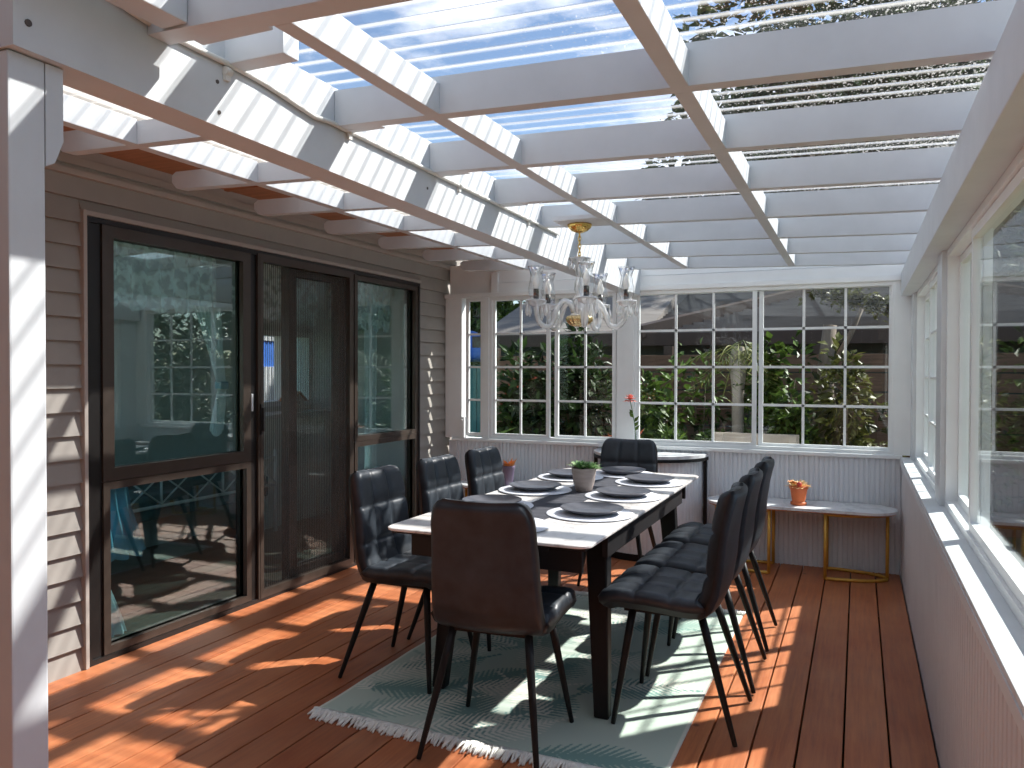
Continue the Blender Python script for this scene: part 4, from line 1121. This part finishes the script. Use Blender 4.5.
shrub('shrub', 'tall thin leafy shrub behind the pale trunk', 'shrub', -.72, 7.9, .35, .95, 1100, .12, .075, 'leaf_mid', 171)
shrub('shrub', 'bright leafy shrub at the left of the right hand sash', 'shrub', -.55, 7.2, .34, .68, 1900, .11, .055, 'leaf_mid', 181)
shrub('shrub', 'leafy shrub in the middle of the right hand sash', 'shrub', -.10, 7.5, .38, .95, 1100, .11, .065, 'leaf_olive', 191)
shrub('shrub', 'brownish fine leaved shrub at the right end of the back windows', 'shrub', .70, 7.4, .40, .95, 1500, .09, .05, 'leaf_olive', 201)
shrub('shrub', 'dark shrub beyond the far right corner post', 'shrub', 1.8, 8.0, .55, 1.1, 2600, .12, .05, 'leaf_dark', 211)
shrub('shrub', 'leafy shrub under the far left tree seen in the narrow window', 'shrub', -7.3, 15.4, 1.0, 1.6, 2600, .16, .08, 'leaf_mid', 221)
shrub('hedge', 'long green hedge beyond the right wall reflected in the glass doors', 'hedge', 5.2, 8.0, .8, 1.7, 12000, .19, .09, 'leaf_dark', 231, lumps=90, ry=7.5)
# pale palm trunk with drooping head
pm_ = thing('palm', 'palm with a pale shaggy trunk and drooping fronds outside the wide window', 'palm', (-1.06, 7.75, GZ))
mb = MB(); mb.lathe([(.068, 0), (.056, .3), (.050, .9), (.056, 1.5), (.085, 1.75), (.05, 1.9)], seg=14, rib=.08, nrib=5); mb.build('trunk', M['pale_post'], pm_)
r = random.Random(9); mb = MB()
for k in range(13):
    a = r.uniform(0, 2 * PI); L = r.uniform(.35, .6); e = r.uniform(-.2, 1.1)
    pts = bez([(0, 0, 1.8), (.45 * L * math.cos(a), .45 * L * math.sin(a), 1.8 + .35 * e), (L * math.cos(a), L * math.sin(a), 1.8 + .3 * e - .35)], 10)
    mb.tube(pts, .005, 5)
    for i in range(2, 11):
        for s in (-1, 1):
            mb.leaf(pts[i], (math.cos(a) * .6 - s * math.sin(a), math.sin(a) * .6 + s * math.cos(a), -.4), (0, 0, 1), .20, .016)
mb.build('fronds', M['leaf_palm'], pm_)
# grey trunk and wooden seat, planters, blue awning, teal fence
t2 = thing('bare_tree', 'bare grey trunk standing behind the right hand sash', 'tree', (-.28, 7.95, GZ))
mb = MB(); mb.tube([(0, 0, 0), (.02, 0, .8), (-.01, 0, 1.7), (.03, 0, 2.1)], [.09, .075, .07, .06], 12); mb.build('trunk', M['bark'], t2)
mb = MB(); mb.tube([(.0, 0, 1.6), (.2, .1, 2.0), (.3, .1, 2.25)], [.035, .028, .02], 8); mb.build('branch', M['bark'], t2)
gs = thing('garden_bench', 'weathered timber garden seat at the left of the right hand sash', 'bench', (-.80, 6.75, GZ))
mb = MB()
for k in range(3): mb.bbox(-.35, .35, -.2 + k * .13, -.09 + k * .13, .72, .75, .003)
mb.build('seat', M['pale_post'], gs)
mb = MB()
for z in (.92, 1.04): mb.bbox(-.35, .35, .19, .22, z, z + .09, .003)
mb.build('backrest', M['pale_post'], gs)
for x in (-.3, .3):
    mb = MB(); mb.bbox(x - .03, x + .03, -.18, -.12, 0, .72, .003); mb.bbox(x - .03, x + .03, .16, .22, 0, 1.12, .003); mb.build('leg', M['pale_post'], gs)
for i, (x, y, s, mt, lb) in enumerate(((-1.83, 6.5, 1.0, 'stone_pot', 'tall dark glazed planter low in the left pane of the wide window'), (-1.42, 6.60, .9, 'terracotta', 'terracotta planter beside the dark glazed planter'))):
    p = thing('planter', lb, 'planter', (x, y, GZ + .45))
    mb = MB(); mb.lathe([(0, 0), (.10 * s, 0), (.13 * s, .25 * s), (.16 * s, .44 * s), (.165 * s, .47 * s), (.145 * s, .47 * s), (.12 * s, .42 * s), (0, .41 * s)], seg=24); mb.build('pot', M[mt], p)
    fn, cs = clump(.16, .16, .14, .55, 6, 300 + i); foliage(220, fn, .12, .03, 310 + i).build('foliage', M['leaf_red' if i == 0 else 'leaf_mid'], p)
    mb = MB(); mb.box(-.18, .18, -.18, .18, -.45, -.002); mb.build('stand', M['dark_wood'], p)
aw = thing('patio_umbrella', 'bright blue patio umbrella seen in the narrow corner window', 'umbrella', (-6.45, 12.4, GZ))
mb = MB(); pts = []
mb.lathe([(0, 2.42), (.25, 2.36), (.7, 2.16), (1.05, 1.92), (1.05, 1.84), (.7, 2.08), (.25, 2.28), (0, 2.33)], seg=8); mb.build('canopy', M['blue'], aw)
mb = MB(); mb.tube([(0, 0, 0), (0, 0, 2.48)], .022, 8); mb.build('pole', M['white_metal'], aw)
tf = thing('garden_screen', 'teal painted panel fence below the blue umbrella', 'fence', (-5.6, 11.0, GZ))
mb = MB()
for k in range(10): mb.bbox(-1.3 + k * .16, -1.3 + k * .16 + .15, -.015, .015, .05, 1.75, .004)
mb.build('boards', M['teal'], tf)
mb = MB(); mb.bbox(-1.32, .31, .016, .06, 1.4, 1.48, .004); mb.bbox(-1.32, .31, .016, .06, .4, .48, .004); mb.build('rail', M['teal'], tf)
